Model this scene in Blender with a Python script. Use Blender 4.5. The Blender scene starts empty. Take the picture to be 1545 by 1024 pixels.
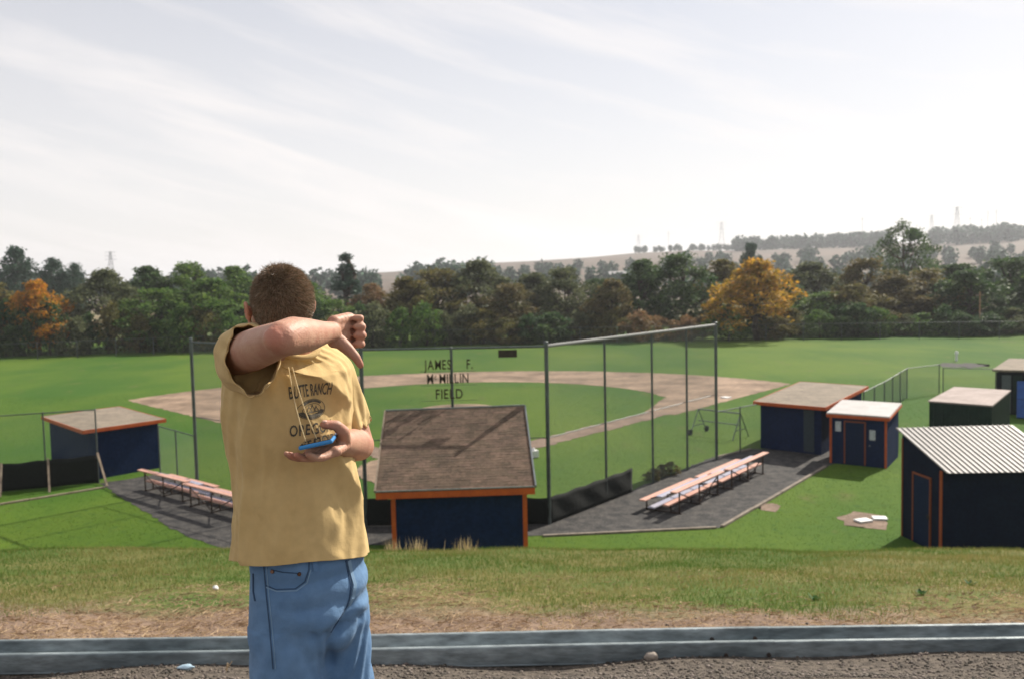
import bpy, bmesh, math, random
import numpy as np
from mathutils import Vector, Matrix, noise
from mathutils.bvhtree import BVHTree
random.seed(7); rng = np.random.default_rng(11)
S = bpy.context.scene
C = S.collection
R = math.radians
# ------------------------------------------------------------------ camera
CAMZ = 8.9
cd = bpy.data.cameras.new('camera'); cam = bpy.data.objects.new('camera', cd); C.objects.link(cam)
cd.sensor_width = 36; cd.lens = 31.0; cd.clip_end = 9000; cd.clip_start = 0.05
cam.matrix_world = Matrix.Translation((0, 0, CAMZ)) @ Matrix.Rotation(R(90 - 3.743), 4, 'X') @ Matrix.Rotation(R(-1.26), 4, 'Z')
cd.dof.use_dof = True; cd.dof.focus_distance = 2.2; cd.dof.aperture_fstop = 5.8
S.camera = cam
# ------------------------------------------------------------------ sky, sun, exposure
SUN_AZ, SUN_EL = 44.0, 37.0            # degrees clockwise from +Y, above the horizon
w = bpy.data.worlds.new('World'); S.world = w; w.use_nodes = True
nt = w.node_tree; nt.nodes.clear(); N = nt.nodes.new; L = nt.links.new
sky = N('ShaderNodeTexSky'); sky.sky_type = 'NISHITA'; sky.sun_disc = False
sky.sun_elevation = R(SUN_EL); sky.sun_rotation = R(SUN_AZ)
sky.air_density = 1.0; sky.dust_density = .9; sky.ozone_density = 2.0
tc = N('ShaderNodeTexCoord')
mp = N('ShaderNodeMapping'); mp.inputs['Scale'].default_value = (1.5, 2.0, 11.0)
mr = N('ShaderNodeMapping'); mr.inputs['Rotation'].default_value = (0, R(-15), 0)
nz = N('ShaderNodeTexNoise'); nz.inputs['Scale'].default_value = 1.9; nz.inputs['Detail'].default_value = 5; nz.inputs['Roughness'].default_value = .55; nz.inputs['Distortion'].default_value = .35
rp = N('ShaderNodeValToRGB'); rp.color_ramp.elements[0].position = .47; rp.color_ramp.elements[1].position = .70
L(tc.outputs['Generated'], mr.inputs['Vector']); L(mr.outputs[0], mp.inputs['Vector']); L(mp.outputs[0], nz.inputs['Vector']); L(nz.outputs['Fac'], rp.inputs['Fac'])
cl = N('ShaderNodeMath'); cl.operation = 'MULTIPLY_ADD'; cl.inputs[1].default_value = .24
sx = N('ShaderNodeSeparateXYZ'); L(tc.outputs['Generated'], sx.inputs[0])
hr = N('ShaderNodeMapRange'); hr.interpolation_type = 'SMOOTHSTEP'; hr.inputs['From Min'].default_value = 0; hr.inputs['From Max'].default_value = .45; hr.inputs['To Min'].default_value = .80; hr.inputs['To Max'].default_value = .44
L(sx.outputs['Z'], hr.inputs['Value']); L(hr.outputs[0], cl.inputs[2]); cl.use_clamp = True      # the veil thickens toward the horizon
L(rp.outputs['Color'], cl.inputs[0])
mx = N('ShaderNodeMixRGB'); mx.inputs['Color2'].default_value = (10.9, 10.35, 10.1, 1)   # thin white cirrus veil
L(cl.outputs[0], mx.inputs['Fac']); L(sky.outputs[0], mx.inputs['Color1'])
bg = N('ShaderNodeBackground'); bg.inputs['Strength'].default_value = .062
wo = N('ShaderNodeOutputWorld'); L(mx.outputs[0], bg.inputs['Color']); L(bg.outputs[0], wo.inputs['Surface'])
sl = bpy.data.lights.new('sun', 'SUN'); sl.energy = 5.0; sl.angle = R(.6); sl.color = (1, .93, .82)
so = bpy.data.objects.new('sun', sl); C.objects.link(so)
sd = Vector((math.sin(R(SUN_AZ)) * math.cos(R(SUN_EL)), math.cos(R(SUN_AZ)) * math.cos(R(SUN_EL)), math.sin(R(SUN_EL))))
so.rotation_euler = sd.to_track_quat('Z', 'Y').to_euler(); so.location = sd * 60
S.view_settings.view_transform = 'Standard'; S.view_settings.look = 'None'
S.view_settings.exposure = 0.62; S.view_settings.gamma = 1

# ------------------------------------------------------------------ helpers
ORG = {}
def tag(o, label=None, cat=None, group=None, kind=None):
    if label: o['label'] = label
    if cat: o['category'] = cat
    if group: o['group'] = group
    if kind: o['kind'] = kind
    return o
def thing(name, label, cat, loc=(0, 0, 0), rz=0, group=None):
    o = bpy.data.objects.new(name, None); C.objects.link(o); o.empty_display_size = .2
    o.location = loc; o.rotation_euler = (0, 0, rz); ORG[o] = Vector(loc)
    return tag(o, label, cat, group)
def mesh(name, V, F, smooth=False):
    m = bpy.data.meshes.new(name); m.from_pydata([tuple(v) for v in V], [], [tuple(f) for f in F]); m.update()
    if smooth: m.polygons.foreach_set('use_smooth', [True] * len(m.polygons))
    return m
def obj(name, me, mat=None, parent=None):
    o = bpy.data.objects.new(name, me); C.objects.link(o)
    if mat is not None and len(me.materials) == 0: me.materials.append(mat)
    if parent is not None: o.parent = parent
    return o
class MB:
    def __init__(s, off=(0, 0, 0)): s.V = []; s.F = []; s.o = Vector(off)
    def add(s, V, F):
        n = len(s.V); s.V += [Vector(v) - s.o for v in V]; s.F += [tuple(i + n for i in f) for f in F]; return s
    def box(s, c, d, rz=0, M=None):
        x, y, z = d[0] / 2, d[1] / 2, d[2] / 2
        m = M if M is not None else Matrix.Rotation(rz, 3, 'Z')
        V = [Vector(c) + m @ Vector((a * x, b * y, e * z)) for a in (-1, 1) for b in (-1, 1) for e in (-1, 1)]
        return s.add(V, [(0, 1, 3, 2), (4, 6, 7, 5), (0, 4, 5, 1), (2, 3, 7, 6), (0, 2, 6, 4), (1, 5, 7, 3)])
    def hexa(s, b, t):
        return s.add(list(b) + list(t), [(3, 2, 1, 0), (4, 5, 6, 7), (0, 1, 5, 4), (1, 2, 6, 5), (2, 3, 7, 6), (3, 0, 4, 7)])
    def tube(s, p, q, r0, r1=None, n=8, caps=True):
        p = Vector(p); q = Vector(q); r1 = r0 if r1 is None else r1
        d = (q - p).normalized(); a = d.orthogonal().normalized(); b = d.cross(a)
        V = [c + (a * math.cos(2 * math.pi * i / n) + b * math.sin(2 * math.pi * i / n)) * r for c, r in ((p, r0), (q, r1)) for i in range(n)]
        F = [(i, (i + 1) % n, n + (i + 1) % n, n + i) for i in range(n)]
        if caps: F += [tuple(range(n - 1, -1, -1)), tuple(range(n, 2 * n))]
        return s.add(V, F)
    def path(s, pts, rad, n=6):
        for i in range(len(pts) - 1):
            s.tube(pts[i], pts[i + 1], rad if not hasattr(rad, '__len__') else rad[i], rad if not hasattr(rad, '__len__') else rad[i + 1], n)
        return s
    def beam(s, p, q, wd, th, up=(0, 0, 1)):
        p = Vector(p); q = Vector(q); d = (q - p); ln = d.length; d.normalize()
        sd_ = d.cross(Vector(up)); sd_ = sd_.normalized() if sd_.length > 1e-4 else d.orthogonal().normalized()
        u = sd_.cross(d)
        m = Matrix((d, sd_, u)).transposed()
        return s.box((p + q) / 2, (ln, wd, th), M=m)
    def build(s, name, mat, parent=None, smooth=False):
        return obj(name, mesh(name, s.V, s.F, smooth), mat, parent)
def bevel(o, wd=.006, seg=2):
    b = o.modifiers.new('bevel', 'BEVEL'); b.width = wd; b.segments = seg; b.limit_method = 'ANGLE'; return o
def copy_tree(o, parent=None):
    c = o.copy(); C.objects.link(c); c.parent = parent
    for ch in list(o.children): copy_tree(ch, c)
    return c
def raw_mesh(name, V, F, nper):
    """fast mesh from numpy arrays, all faces nper-gons"""
    m = bpy.data.meshes.new(name); V = np.asarray(V, np.float32); F = np.asarray(F, np.int32)
    m.vertices.add(len(V)); m.vertices.foreach_set('co', V.ravel())
    m.loops.add(F.size); m.loops.foreach_set('vertex_index', F.ravel())
    m.polygons.add(len(F)); m.polygons.foreach_set('loop_start', np.arange(0, F.size, nper, dtype=np.int32))
    m.update(calc_edges=True); return m

# ------------------------------------------------------------------ materials
def mat(name, col, rough=.7, var=.0, scale=5.0, col2=None, bump=0, bscale=60, metal=0, spec=.3, island=0, transl=0, detail=4, stretch=None, sss=0):
    m = bpy.data.materials.new(name); m.use_nodes = True; t = m.node_tree; n = t.nodes; l = t.links.new
    p = n['Principled BSDF']; p.inputs['Roughness'].default_value = rough; p.inputs['Metallic'].default_value = metal
    p.inputs['Specular IOR Level'].default_value = spec
    c = n.new('ShaderNodeRGB'); c.outputs[0].default_value = (*col, 1); out = c.outputs[0]
    co = n.new('ShaderNodeTexCoord')
    vec = co.outputs['Object']
    if stretch:
        mp = n.new('ShaderNodeMapping'); mp.inputs['Scale'].default_value = stretch; l(vec, mp.inputs['Vector']); vec = mp.outputs[0]
    if col2 is not None:
        z = n.new('ShaderNodeTexNoise'); z.inputs['Scale'].default_value = scale; z.inputs['Detail'].default_value = detail; z.inputs['Roughness'].default_value = .6
        r = n.new('ShaderNodeValToRGB'); r.color_ramp.elements[0].position = .36; r.color_ramp.elements[1].position = .64
        l(vec, z.inputs['Vector']); l(z.outputs['Fac'], r.inputs['Fac'])
        x = n.new('ShaderNodeMixRGB'); x.inputs['Color2'].default_value = (*col2, 1); l(r.outputs['Color'], x.inputs['Fac']); l(out, x.inputs['Color1']); out = x.outputs[0]
    if var:
        z = n.new('ShaderNodeTexNoise'); z.inputs['Scale'].default_value = scale * 7; z.inputs['Detail'].default_value = 3
        l(vec, z.inputs['Vector'])
        h = n.new('ShaderNodeHueSaturation'); ma = n.new('ShaderNodeMapRange'); ma.inputs['From Min'].default_value = .25; ma.inputs['From Max'].default_value = .75; ma.inputs['To Min'].default_value = 1 - var; ma.inputs['To Max'].default_value = 1 + var
        l(z.outputs['Fac'], ma.inputs['Value']); l(ma.outputs[0], h.inputs['Value']); l(out, h.inputs['Color']); out = h.outputs[0]
    if island:
        g = n.new('ShaderNodeNewGeometry'); h = n.new('ShaderNodeHueSaturation'); ma = n.new('ShaderNodeMapRange'); ma.inputs['To Min'].default_value = 1 - island; ma.inputs['To Max'].default_value = 1 + island
        l(g.outputs['Random Per Island'], ma.inputs['Value']); l(ma.outputs[0], h.inputs['Value'])
        mh = n.new('ShaderNodeMapRange'); mh.inputs['To Min'].default_value = .5 + .04 * island; mh.inputs['To Max'].default_value = .5 - .04 * island
        l(g.outputs['Random Per Island'], mh.inputs['Value']); l(mh.outputs[0], h.inputs['Hue']); l(out, h.inputs['Color']); out = h.outputs[0]
    l(out, p.inputs['Base Color'])
    if sss:
        p.inputs['Subsurface Weight'].default_value = sss; p.inputs['Subsurface Radius'].default_value = (1, .35, .2); p.inputs['Subsurface Scale'].default_value = .008
    if bump:
        z = n.new('ShaderNodeTexNoise'); z.inputs['Scale'].default_value = bscale; z.inputs['Detail'].default_value = 4
        b = n.new('ShaderNodeBump'); b.inputs['Strength'].default_value = bump; b.inputs['Distance'].default_value = .02
        l(vec, z.inputs['Vector']); l(z.outputs['Fac'], b.inputs['Height']); l(b.outputs[0], p.inputs['Normal'])
    if transl:
        tr = n.new('ShaderNodeBsdfTranslucent'); l(out, tr.inputs['Color']); ms = n.new('ShaderNodeMixShader'); ms.inputs[0].default_value = transl
        o = n['Material Output']; l(p.outputs[0], ms.inputs[1]); l(tr.outputs[0], ms.inputs[2]); l(ms.outputs[0], o.inputs['Surface'])
    return m
M = {}
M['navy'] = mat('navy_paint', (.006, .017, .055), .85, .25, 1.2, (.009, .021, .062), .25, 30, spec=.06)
M['orange'] = mat('orange_paint', (.50, .095, .018), .55, .15, 3, (.40, .07, .015), .2, 40)
M['galv'] = mat('galvanised_steel', (.23, .25, .26), .45, .2, 3, (.16, .18, .19), metal=.6)
M['post'] = mat('weathered_steel_post', (.11, .13, .13), .5, .2, 3, (.08, .09, .09), metal=.4)
M['wire'] = mat('chain_link_wire', (.17, .20, .19), .5, metal=.5)
M['screen'] = mat('black_windscreen_mesh', (.008, .010, .009), .9, .3, 2, bump=.5, bscale=8)
M['shingle'] = mat('brown_asphalt_shingle', (.160, .108, .074), .95, .3, 1.3, (.105, .072, .050), .6, 120, island=.22)
M['rollroof'] = mat('tan_roll_roofing', (.25, .205, .155), .9, .25, 1.4, (.175, .145, .11), .4, 90)
M['whiteroof'] = mat('white_painted_metal_roof', (.46, .445, .43), .5, .1, 1.5, (.38, .365, .345))
M['ribroof'] = mat('pale_ribbed_metal', (.29, .265, .25), .55, .15, 1.6, (.235, .215, .205))
M['pinkroof'] = mat('faded_pinkish_container_roof', (.33, .265, .24), .8, .2, 1.1, (.25, .20, .18))
M['green'] = mat('dark_green_container_paint', (.012, .028, .021), .6, .25, 1.6, (.016, .034, .025), spec=.08)
M['seat'] = mat('faded_orange_plank_paint', (.60, .36, .285), .6, .15, 2.2, (.54, .27, .20), .2, 30, stretch=(.4, 3, 3))
M['footplank'] = mat('weathered_lavender_grey_plank', (.30, .31, .42), .65, .15, 2, (.38, .37, .43), stretch=(.4, 3, 3))
M['frame'] = mat('rusty_dark_bleacher_frame', (.035, .028, .025), .6, .3, 5, (.06, .035, .022))
M['timber'] = mat('weathered_timber', (.30, .24, .18), .9, .3, 2.5, (.20, .15, .11), .5, 30)
M['concrete'] = mat('concrete_edging', (.25, .21, .17), .9, .3, 2.5, (.17, .14, .11), .4, 40)
M['letter'] = mat('brown_wooden_letter', (.035, .026, .012), .8, .3, 6)
M['signboard'] = mat('dark_brown_board', (.030, .024, .018), .8, .4, 5, (.05, .04, .03))
M['paper'] = mat('white_notice_paper', (.62, .64, .66), .8, .0, 26, (.30, .32, .35))
M['bluetarp'] = mat('blue_panel', (.02, .085, .30), .5, .15, 2, (.015, .06, .22))
M['white'] = mat('white_litter', (.78, .78, .77), .6, .1)
M['pvc'] = mat('white_plastic', (.7, .7, .68), .5)
M['rubber'] = mat('black_rubber', (.015, .015, .015), .8)
M['house'] = mat('pale_house_siding', (.55, .53, .50), .8)
M['pylon'] = mat('grey_lattice_steel', (.22, .23, .25), .6)
M['barkm'] = mat('tree_bark', (.075, .058, .042), .95, .3, 3, (.05, .04, .03), .6, 12)

# ------------------------------------------------------------------ terrain
PY = np.array([-400, -40, 0, 2.7, 4.4, 6.55, 7.25, 8.6, 15.0, 16.4, 24.0, 26.0, 9000])
PZ = np.array([7.4, 7.3, 7.25, 7.18, 6.75, 5.920, 5.925, 5.62, 4.30, 3.70, .12, 0, 0])
def gz(x, y):
    x = np.asarray(x, float); y = np.asarray(y, float)
    z = sum(np.interp(y + d, PY, PZ) for d in (-.5, -.25, 0, .25, .5)) / 5
    wgt = np.clip((y - 8) / 6, 0, 1) * np.clip((24 - y) / 7, 0, 1)
    z = z - .024 * np.clip(x, -25, 25) * wgt
    k = np.clip((26 - y) / 6, 0, 1)
    z = z + k * (.035 * np.sin(x * 1.3 + y * .7) * np.sin(y * 1.1 - x * .4) + .02 * np.sin(x * 3.1 + 1) * np.sin(y * 2.7))
    return z
def axis(a, b, step, ext, fac=1.35):
    v = list(np.arange(a, b + 1e-6, step)); s = step
    while v[-1] < ext[1]: s *= fac; v.append(min(v[-1] + s, ext[1]))
    s = step; p = []
    x = a
    while x > ext[0]: s *= fac; x = max(x - s, ext[0]); p.append(x)
    return np.array(p[::-1] + v)
gx = axis(-15, 15, .3, (-4500, 4500)); gy = axis(2, 27, .25, (-300, 6000))
XX, YY = np.meshgrid(gx, gy); ZZ = gz(XX, YY)
nx, ny = len(gx), len(gy)
idx = np.arange(nx * ny).reshape(ny, nx)
Fq = np.stack([idx[:-1, :-1], idx[:-1, 1:], idx[1:, 1:], idx[1:, :-1]], -1).reshape(-1, 4)
gm = raw_mesh('ground', np.stack([XX, YY, ZZ], -1).reshape(-1, 3), Fq, 4)
gm.polygons.foreach_set('use_smooth', [True] * len(gm.polygons))
def ground_material():
    m = bpy.data.materials.new('grass_and_dirt_ground'); m.use_nodes = True; t = m.node_tree; n = t.nodes; l = t.links.new
    p = n['Principled BSDF']; p.inputs['Roughness'].default_value = .95; p.inputs['Specular IOR Level'].default_value = .15
    g = n.new('ShaderNodeNewGeometry'); sp = n.new('ShaderNodeSeparateXYZ'); l(g.outputs['Position'], sp.inputs[0])
    def noi(sc, det=4, stretch=None):
        z = n.new('ShaderNodeTexNoise'); z.inputs['Scale'].default_value = sc; z.inputs['Detail'].default_value = det; z.inputs['Roughness'].default_value = .6
        if stretch:
            mp = n.new('ShaderNodeMapping'); mp.inputs['Scale'].default_value = stretch; l(g.outputs['Position'], mp.inputs[0]); l(mp.outputs[0], z.inputs['Vector'])
        else: l(g.outputs['Position'], z.inputs['Vector'])
        return z.outputs['Fac']
    def ramp(v, a, b):
        r = n.new('ShaderNodeMapRange'); r.inputs['From Min'].default_value = a; r.inputs['From Max'].default_value = b; r.interpolation_type = 'SMOOTHSTEP'; l(v, r.inputs['Value']); return r.outputs[0]
    def mixc(f, a, b):
        x = n.new('ShaderNodeMixRGB'); l(f, x.inputs['Fac'])
        for s_, v in (('Color1', a), ('Color2', b)):
            if isinstance(v, tuple): x.inputs[s_].default_value = (*v, 1)
            else: l(v, x.inputs[s_])
        return x.outputs[0]
    def mth(op, a, b):
        x = n.new('ShaderNodeMath'); x.operation = op
        for i, v in enumerate((a, b)):
            if isinstance(v, (int, float)): x.inputs[i].default_value = v
            else: l(v, x.inputs[i])
        return x.outputs[0]
    field = mixc(ramp(noi(.045, 6, (1, .6, 1)), .36, .64), (.036, .097, .007), (.088, .142, .012))
    field = mixc(ramp(noi(.55, 5, (1, .5, 1)), .58, .75), field, (.098, .112, .028))
    field = mixc(ramp(noi(3.0, 4), .5, .8), field, (.030, .080, .010))
    bank = mixc(ramp(noi(.5, 5, (.6, 1.4, 1)), .36, .62), (.072, .122, .024), (.165, .150, .052))
    bank = mixc(ramp(noi(6, 5), .45, .75), bank, (.07, .10, .025))
    soil = mixc(ramp(noi(4, 6), .35, .65), (.16, .108, .076), (.26, .185, .135))
    soil = mixc(ramp(noi(22, 4), .5, .7), soil, (.10, .07, .05))
    grav = mixc(ramp(noi(14, 6), .35, .65), (.060, .050, .042), (.135, .112, .090))
    far = mixc(ramp(noi(.012, 5), .4, .6), (.09, .10, .05), (.20, .16, .09))
    y = sp.outputs['Y']; x = sp.outputs['X']
    col = mixc(ramp(y, 19, 26), bank, field)
    # edge of the bare strip wanders and is wider toward -X
    e = mth('ADD', y, mth('MULTIPLY', x, .17)); e = mth('ADD', e, mth('MULTIPLY', mth('SUBTRACT', noi(.9, 5), .5), 3.2))
    col = mixc(ramp(e, 8.0, 9.3), soil, col)
    col = mixc(ramp(y, 6.7, 6.9), grav, col)
    col = mixc(ramp(y, 150, 190), col, far)
    l(col, p.inputs['Base Color'])
    b = n.new('ShaderNodeBump'); b.inputs['Strength'].default_value = .7; b.inputs['Distance'].default_value = .03; l(noi(26, 5), b.inputs['Height']); l(b.outputs[0], p.inputs['Normal'])
    return m
gm.materials.append(ground_material())
tag(obj('ground', gm), kind='structure')

# distant dry hill
HX = np.array([-5000, -900, -194, -36, 120, 257, 420, 595, 872, 1385, 5000.])
HZ = np.array([8, 16, 29, 39, 45, 51, 52, 54, 60, 66, 60.])
hx = np.linspace(-4500, 4500, 120); hy = np.concatenate([np.linspace(300, 1500, 40), np.linspace(1560, 3500, 14)])
AX, AY = np.meshgrid(hx, hy)
def hill_z(x, y):
    x = np.asarray(x, float); y = np.asarray(y, float)
    t = np.clip((y - 300) / 1200, 0, 1); t = t * t * (3 - 2 * t)
    return np.interp(x * 1500 / np.maximum(y, 900), HX, HZ) * t * (1 - .15 * np.clip((y - 1500) / 2000, 0, 1)) + t * 1.6 * np.sin(x * .021) * np.sin(y * .013) - .4 * (1 - t)
idx = np.arange(AX.size).reshape(AX.shape)
Fh = np.stack([idx[:-1, :-1], idx[:-1, 1:], idx[1:, 1:], idx[1:, :-1]], -1).reshape(-1, 4)
hm = raw_mesh('hill', np.stack([AX, AY, hill_z(AX, AY)], -1).reshape(-1, 3), Fh, 4)
hm.polygons.foreach_set('use_smooth', [True] * len(hm.polygons))
hm.materials.append(mat('dry_hill_grass', (.125, .088, .064), .95, .15, .012, (.095, .073, .05), bump=.0))
tag(obj('hill', hm), kind='structure')

def sheet(name, pts, z, m, n=10, jag=.12, kind='structure'):
    """flat sheet from a polygon with a slightly ragged outline"""
    P = []
    for i in range(len(pts)):
        a = Vector((*pts[i], 0)); b = Vector((*pts[(i + 1) % len(pts)], 0)); k = max(2, int((b - a).length / .35))
        for j in range(k):
            q = a.lerp(b, j / k); P.append(q + Vector((random.uniform(-jag, jag), random.uniform(-jag, jag), 0)))
    bm = bmesh.new(); vs = [bm.verts.new((q.x, q.y, z)) for q in P]; f = bm.faces.new(vs); bmesh.ops.triangulate(bm, faces=[f])
    me = bpy.data.meshes.new(name); bm.to_mesh(me); bm.free()
    return tag(obj(name, me, m), kind=kind)
M['dirt'] = mat('infield_dirt', (.32, .225, .155), .95, .25, .3, (.140, .095, .062), .3, 30, detail=6)
M['dirt2'] = mat('damp_path_dirt', (.24, .17, .125), .95, .2, .7, (.145, .10, .072), .3, 30, detail=6)
M['gravel'] = mat('grey_gravel', (.026, .026, .027), .95, .7, 2.2, (.078, .072, .066), .9, 40, detail=7)
HOME = Vector((-3.43, 42.23)); B1 = Vector((.635, .772)); B3 = Vector((-.672, .741)); AXF = (B1 + B3).normalized()
MND = HOME + AXF * 19.5
def arc(c, r, a0, a1, n): return [(c.x + r * math.cos(R(a0 + (a1 - a0) * i / n)), c.y + r * math.sin(R(a0 + (a1 - a0) * i / n))) for i in range(n + 1)]
# infield skin: band between the grass diamond and the outer arc
def cut(c, r, d, side):
    # point where the foul-line direction d from HOME leaves the circle
    t = np.linspace(5, 70, 800); q = [HOME + d * s for s in t]
    return max((s for s, p in zip(t, q) if (p - c).length < r), default=30)
ro = 28.5
outer = [(MND.x + 29.4 * math.cos(R(a)), MND.y + 26.2 * math.sin(R(a))) for a in np.linspace(4, 176, 61)]
def fl(d, s, off): n_ = Vector((d.y, -d.x)); q = HOME + d * s + n_ * off; return (q.x, q.y)
inner = [fl(B3, 20.5, 1.0)] + [(MND.x + 15.6 * math.cos(R(a)), MND.y + 1.5 + 15.4 * math.sin(R(a))) for a in range(172, 7, -6)] + [fl(B1, 20.5, -1.0)]
def strip(name, A, B, z, m, jag):
    """band between two curves of equal point count"""
    Vv = []; Ff = []; k = 5
    for i in range(len(A)):
        j0 = Vector((random.uniform(-jag, jag), random.uniform(-jag, jag))); j1 = Vector((random.uniform(-jag, jag), random.uniform(-jag, jag)))
        a_, b_ = Vector(A[i]) + j0, Vector(B[i]) + j1
        for e in range(k + 1): q_ = a_.lerp(b_, e / k); Vv.append((q_.x, q_.y, z))
    for i in range(len(A) - 1):
        for e in range(k): o_ = i * (k + 1) + e; Ff.append((o_, o_ + 1, o_ + k + 2, o_ + k + 1))
    return tag(obj(name, mesh(name, Vv, Ff), m), kind='structure')
def resample(P, n):
    P = [Vector(p) for p in P]; L_ = [0]
    for i in range(len(P) - 1): L_.append(L_[-1] + (P[i + 1] - P[i]).length)
    t_ = np.linspace(0, L_[-1], n); return list(zip(np.interp(t_, L_, [p.x for p in P]), np.interp(t_, L_, [p.y for p in P])))
OUT = [fl(B1, 20.5, 1.3), fl(B1, 39, 1.3)] + [p for p in outer if (Vector(p) - HOME).dot(Vector((B1.y, -B1.x))) < 1.2 and (Vector(p) - HOME).dot(Vector((-B3.y, B3.x))) < 1.2] + [fl(B3, 39, -1.3), fl(B3, 20.5, -1.3)]
strip('infield_dirt', resample(OUT, 220), resample(inner[::-1], 220), .012, M['dirt'], .10)
sheet('baseline_path', [fl(B1, 3, .85), fl(B1, 21, .85), fl(B1, 21, -.85), fl(B1, 3, -.85)], .016, M['dirt2'], jag=.15)
sheet('baseline_path', [fl(B3, 3, .85), fl(B3, 21, .85), fl(B3, 21, -.85), fl(B3, 3, -.85)], .016, M['dirt2'], jag=.15)
sheet('home_plate_dirt', arc(HOME, 4.2, 0, 354, 40), .022, M['dirt'])
# pitcher's mound, a low dome
bm = bmesh.new(); bmesh.ops.create_circle(bm, cap_ends=True, radius=2.9, segments=40)
bmesh.ops.subdivide_edges(bm, edges=bm.edges, cuts=1)
bm.free()
V = [(MND.x, MND.y, .27)]; F = []
for k in range(1, 7):
    for i in range(36):
        a = i * 10; r_ = 2.9 * k / 6; V.append((MND.x + r_ * math.cos(R(a)), MND.y + r_ * math.sin(R(a)), .27 * math.cos(math.pi / 2 * k / 6) ** 1.2 + .008))
for i in range(36): F.append((0, 1 + i, 1 + (i + 1) % 36))
for k in range(5):
    for i in range(36):
        a = 1 + k * 36; j = (i + 1) % 36; F.append((a + i, a + 36 + i, a + 36 + j, a + j))
tag(obj('pitchers_mound', mesh('pitchers_mound', V, F, True), M['dirt']), kind='structure')
PAD = [(-9.5, 29.2), (.7, 30.4), (7.25, 30.9), (14.5, 40.5), (17.8, 44.4), (12.4, 45.2), (9.8, 43.3), (5.0, 36.9), (1.3, 32.4), (-5.6, 32.7), (-14.3, 39.6), (-17.2, 42.3), (-19.2, 40.4), (-16.9, 37.4), (-12.2, 31.6)]
sheet('gravel_pad', PAD, .012, M['gravel'], jag=.07)
sheet('bare_patch', [(12.0, 30.6), (13.1, 30.4), (13.6, 31.6), (12.9, 32.6), (11.9, 32.1)], .012, M['dirt2'], jag=.3)
sheet('bare_patch', [(9.6, 33.0), (10.4, 33.4), (10.3, 34.3), (9.6, 34.1)], .012, M['dirt2'], jag=.3)
sheet('bare_patch', arc(Vector((43, 84)), 2.2, 0, 340, 18), .012, M['gravel'], jag=.6)

# ------------------------------------------------------------------ haze
M['haze'] = bpy.data.materials.new('pale_air'); M['haze'].use_nodes = True
t = M['haze'].node_tree; t.nodes.clear(); vo = t.nodes.new('ShaderNodeVolumePrincipled'); vo.inputs['Color'].default_value = (.93, .95, 1, 1); vo.inputs['Density'].default_value = .00022; vo.inputs['Anisotropy'].default_value = .25
oo = t.nodes.new('ShaderNodeOutputMaterial'); t.links.new(vo.outputs[0], oo.inputs['Volume'])
hz = MB().box((0, 2600, 67.5), (9400, 7200, 137)).build('haze', M['haze']); tag(hz, kind='stuff')

# ------------------------------------------------------------------ buildings
def V3(p, z): return Vector((p[0], p[1], z))
def prism_part(name, quad, z0s, z1s, m, root):
    o_ = ORG[root]; mb = MB(o_); mb.hexa([V3(p, z) for p, z in zip(quad, z0s)], [V3(p, z) for p, z in zip(quad, z1s)]); return mb.build(name, m, root)
def inset(q, d):
    """quad a,b,c,d counter-clockwise: shrink towards the inside by d metres on each side"""
    q = [Vector(p) for p in q]; out = []
    for i in range(4):
        p = q[i]; a = (q[i - 1] - p).normalized(); b = (q[(i + 1) % 4] - p).normalized(); out.append(p + (a + b) * d)
    return out
def wallparts(root, q, ztop, m, th=.1):
    """four walls, each a part, butted at the corners; ztop = height at each corner"""
    qi = inset(q, th); ws = []
    for i in range(4):
        j = (i + 1) % 4
        a, b = Vector(q[i]), Vector(q[j]); ai, bi = qi[i], qi[j]
        e = (b - a).normalized() * .001
        ws.append(prism_part('wall', [a + e, b - e, bi - e, ai + e], [-.02] * 4, [ztop[i], ztop[j], ztop[j], ztop[i]], m, root))
    return ws
def roof_slab(root, q, zs, th, m, name='roof'):
    return prism_part(name, q, [z - th for z in zs], zs, m, root)
def fascia(root, a, b, za, zb, h, m, out=.03):
    a = Vector(a); b = Vector(b); d = (b - a).normalized(); n_ = Vector((d.y, -d.x))
    q = [a, b, b + n_ * out, a + n_ * out][::-1]
    zz = [za, zb, zb, za][::-1]
    return prism_part('fascia', q, [z - h for z in zz], [z + .01 for z in zz], m, root)
def on_wall(a, b, s, w_, z0, z1, out, th):
    """box on the outside of the wall a->b (outside to its right), from s to s+w_ metres along it"""
    a = Vector(a); b = Vector(b); d = (b - a).normalized(); n_ = Vector((d.y, -d.x))
    p, q = a + d * s, a + d * (s + w_); i0, i1 = n_ * out, n_ * (out + th)
    return [V3(p + i1, z0), V3(q + i1, z0), V3(q + i0, z0), V3(p + i0, z0)], [V3(p + i1, z1), V3(q + i1, z1), V3(q + i0, z1), V3(p + i0, z1)]
def wall_piece(root, name, a, b, s, w_, z0, z1, m, out=.003, th=.03, parent=None):
    mb = MB(ORG[root]); mb.hexa(*on_wall(a, b, s, w_, z0, z1, out, th)); o = mb.build(name, m, parent or root); return o

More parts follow.
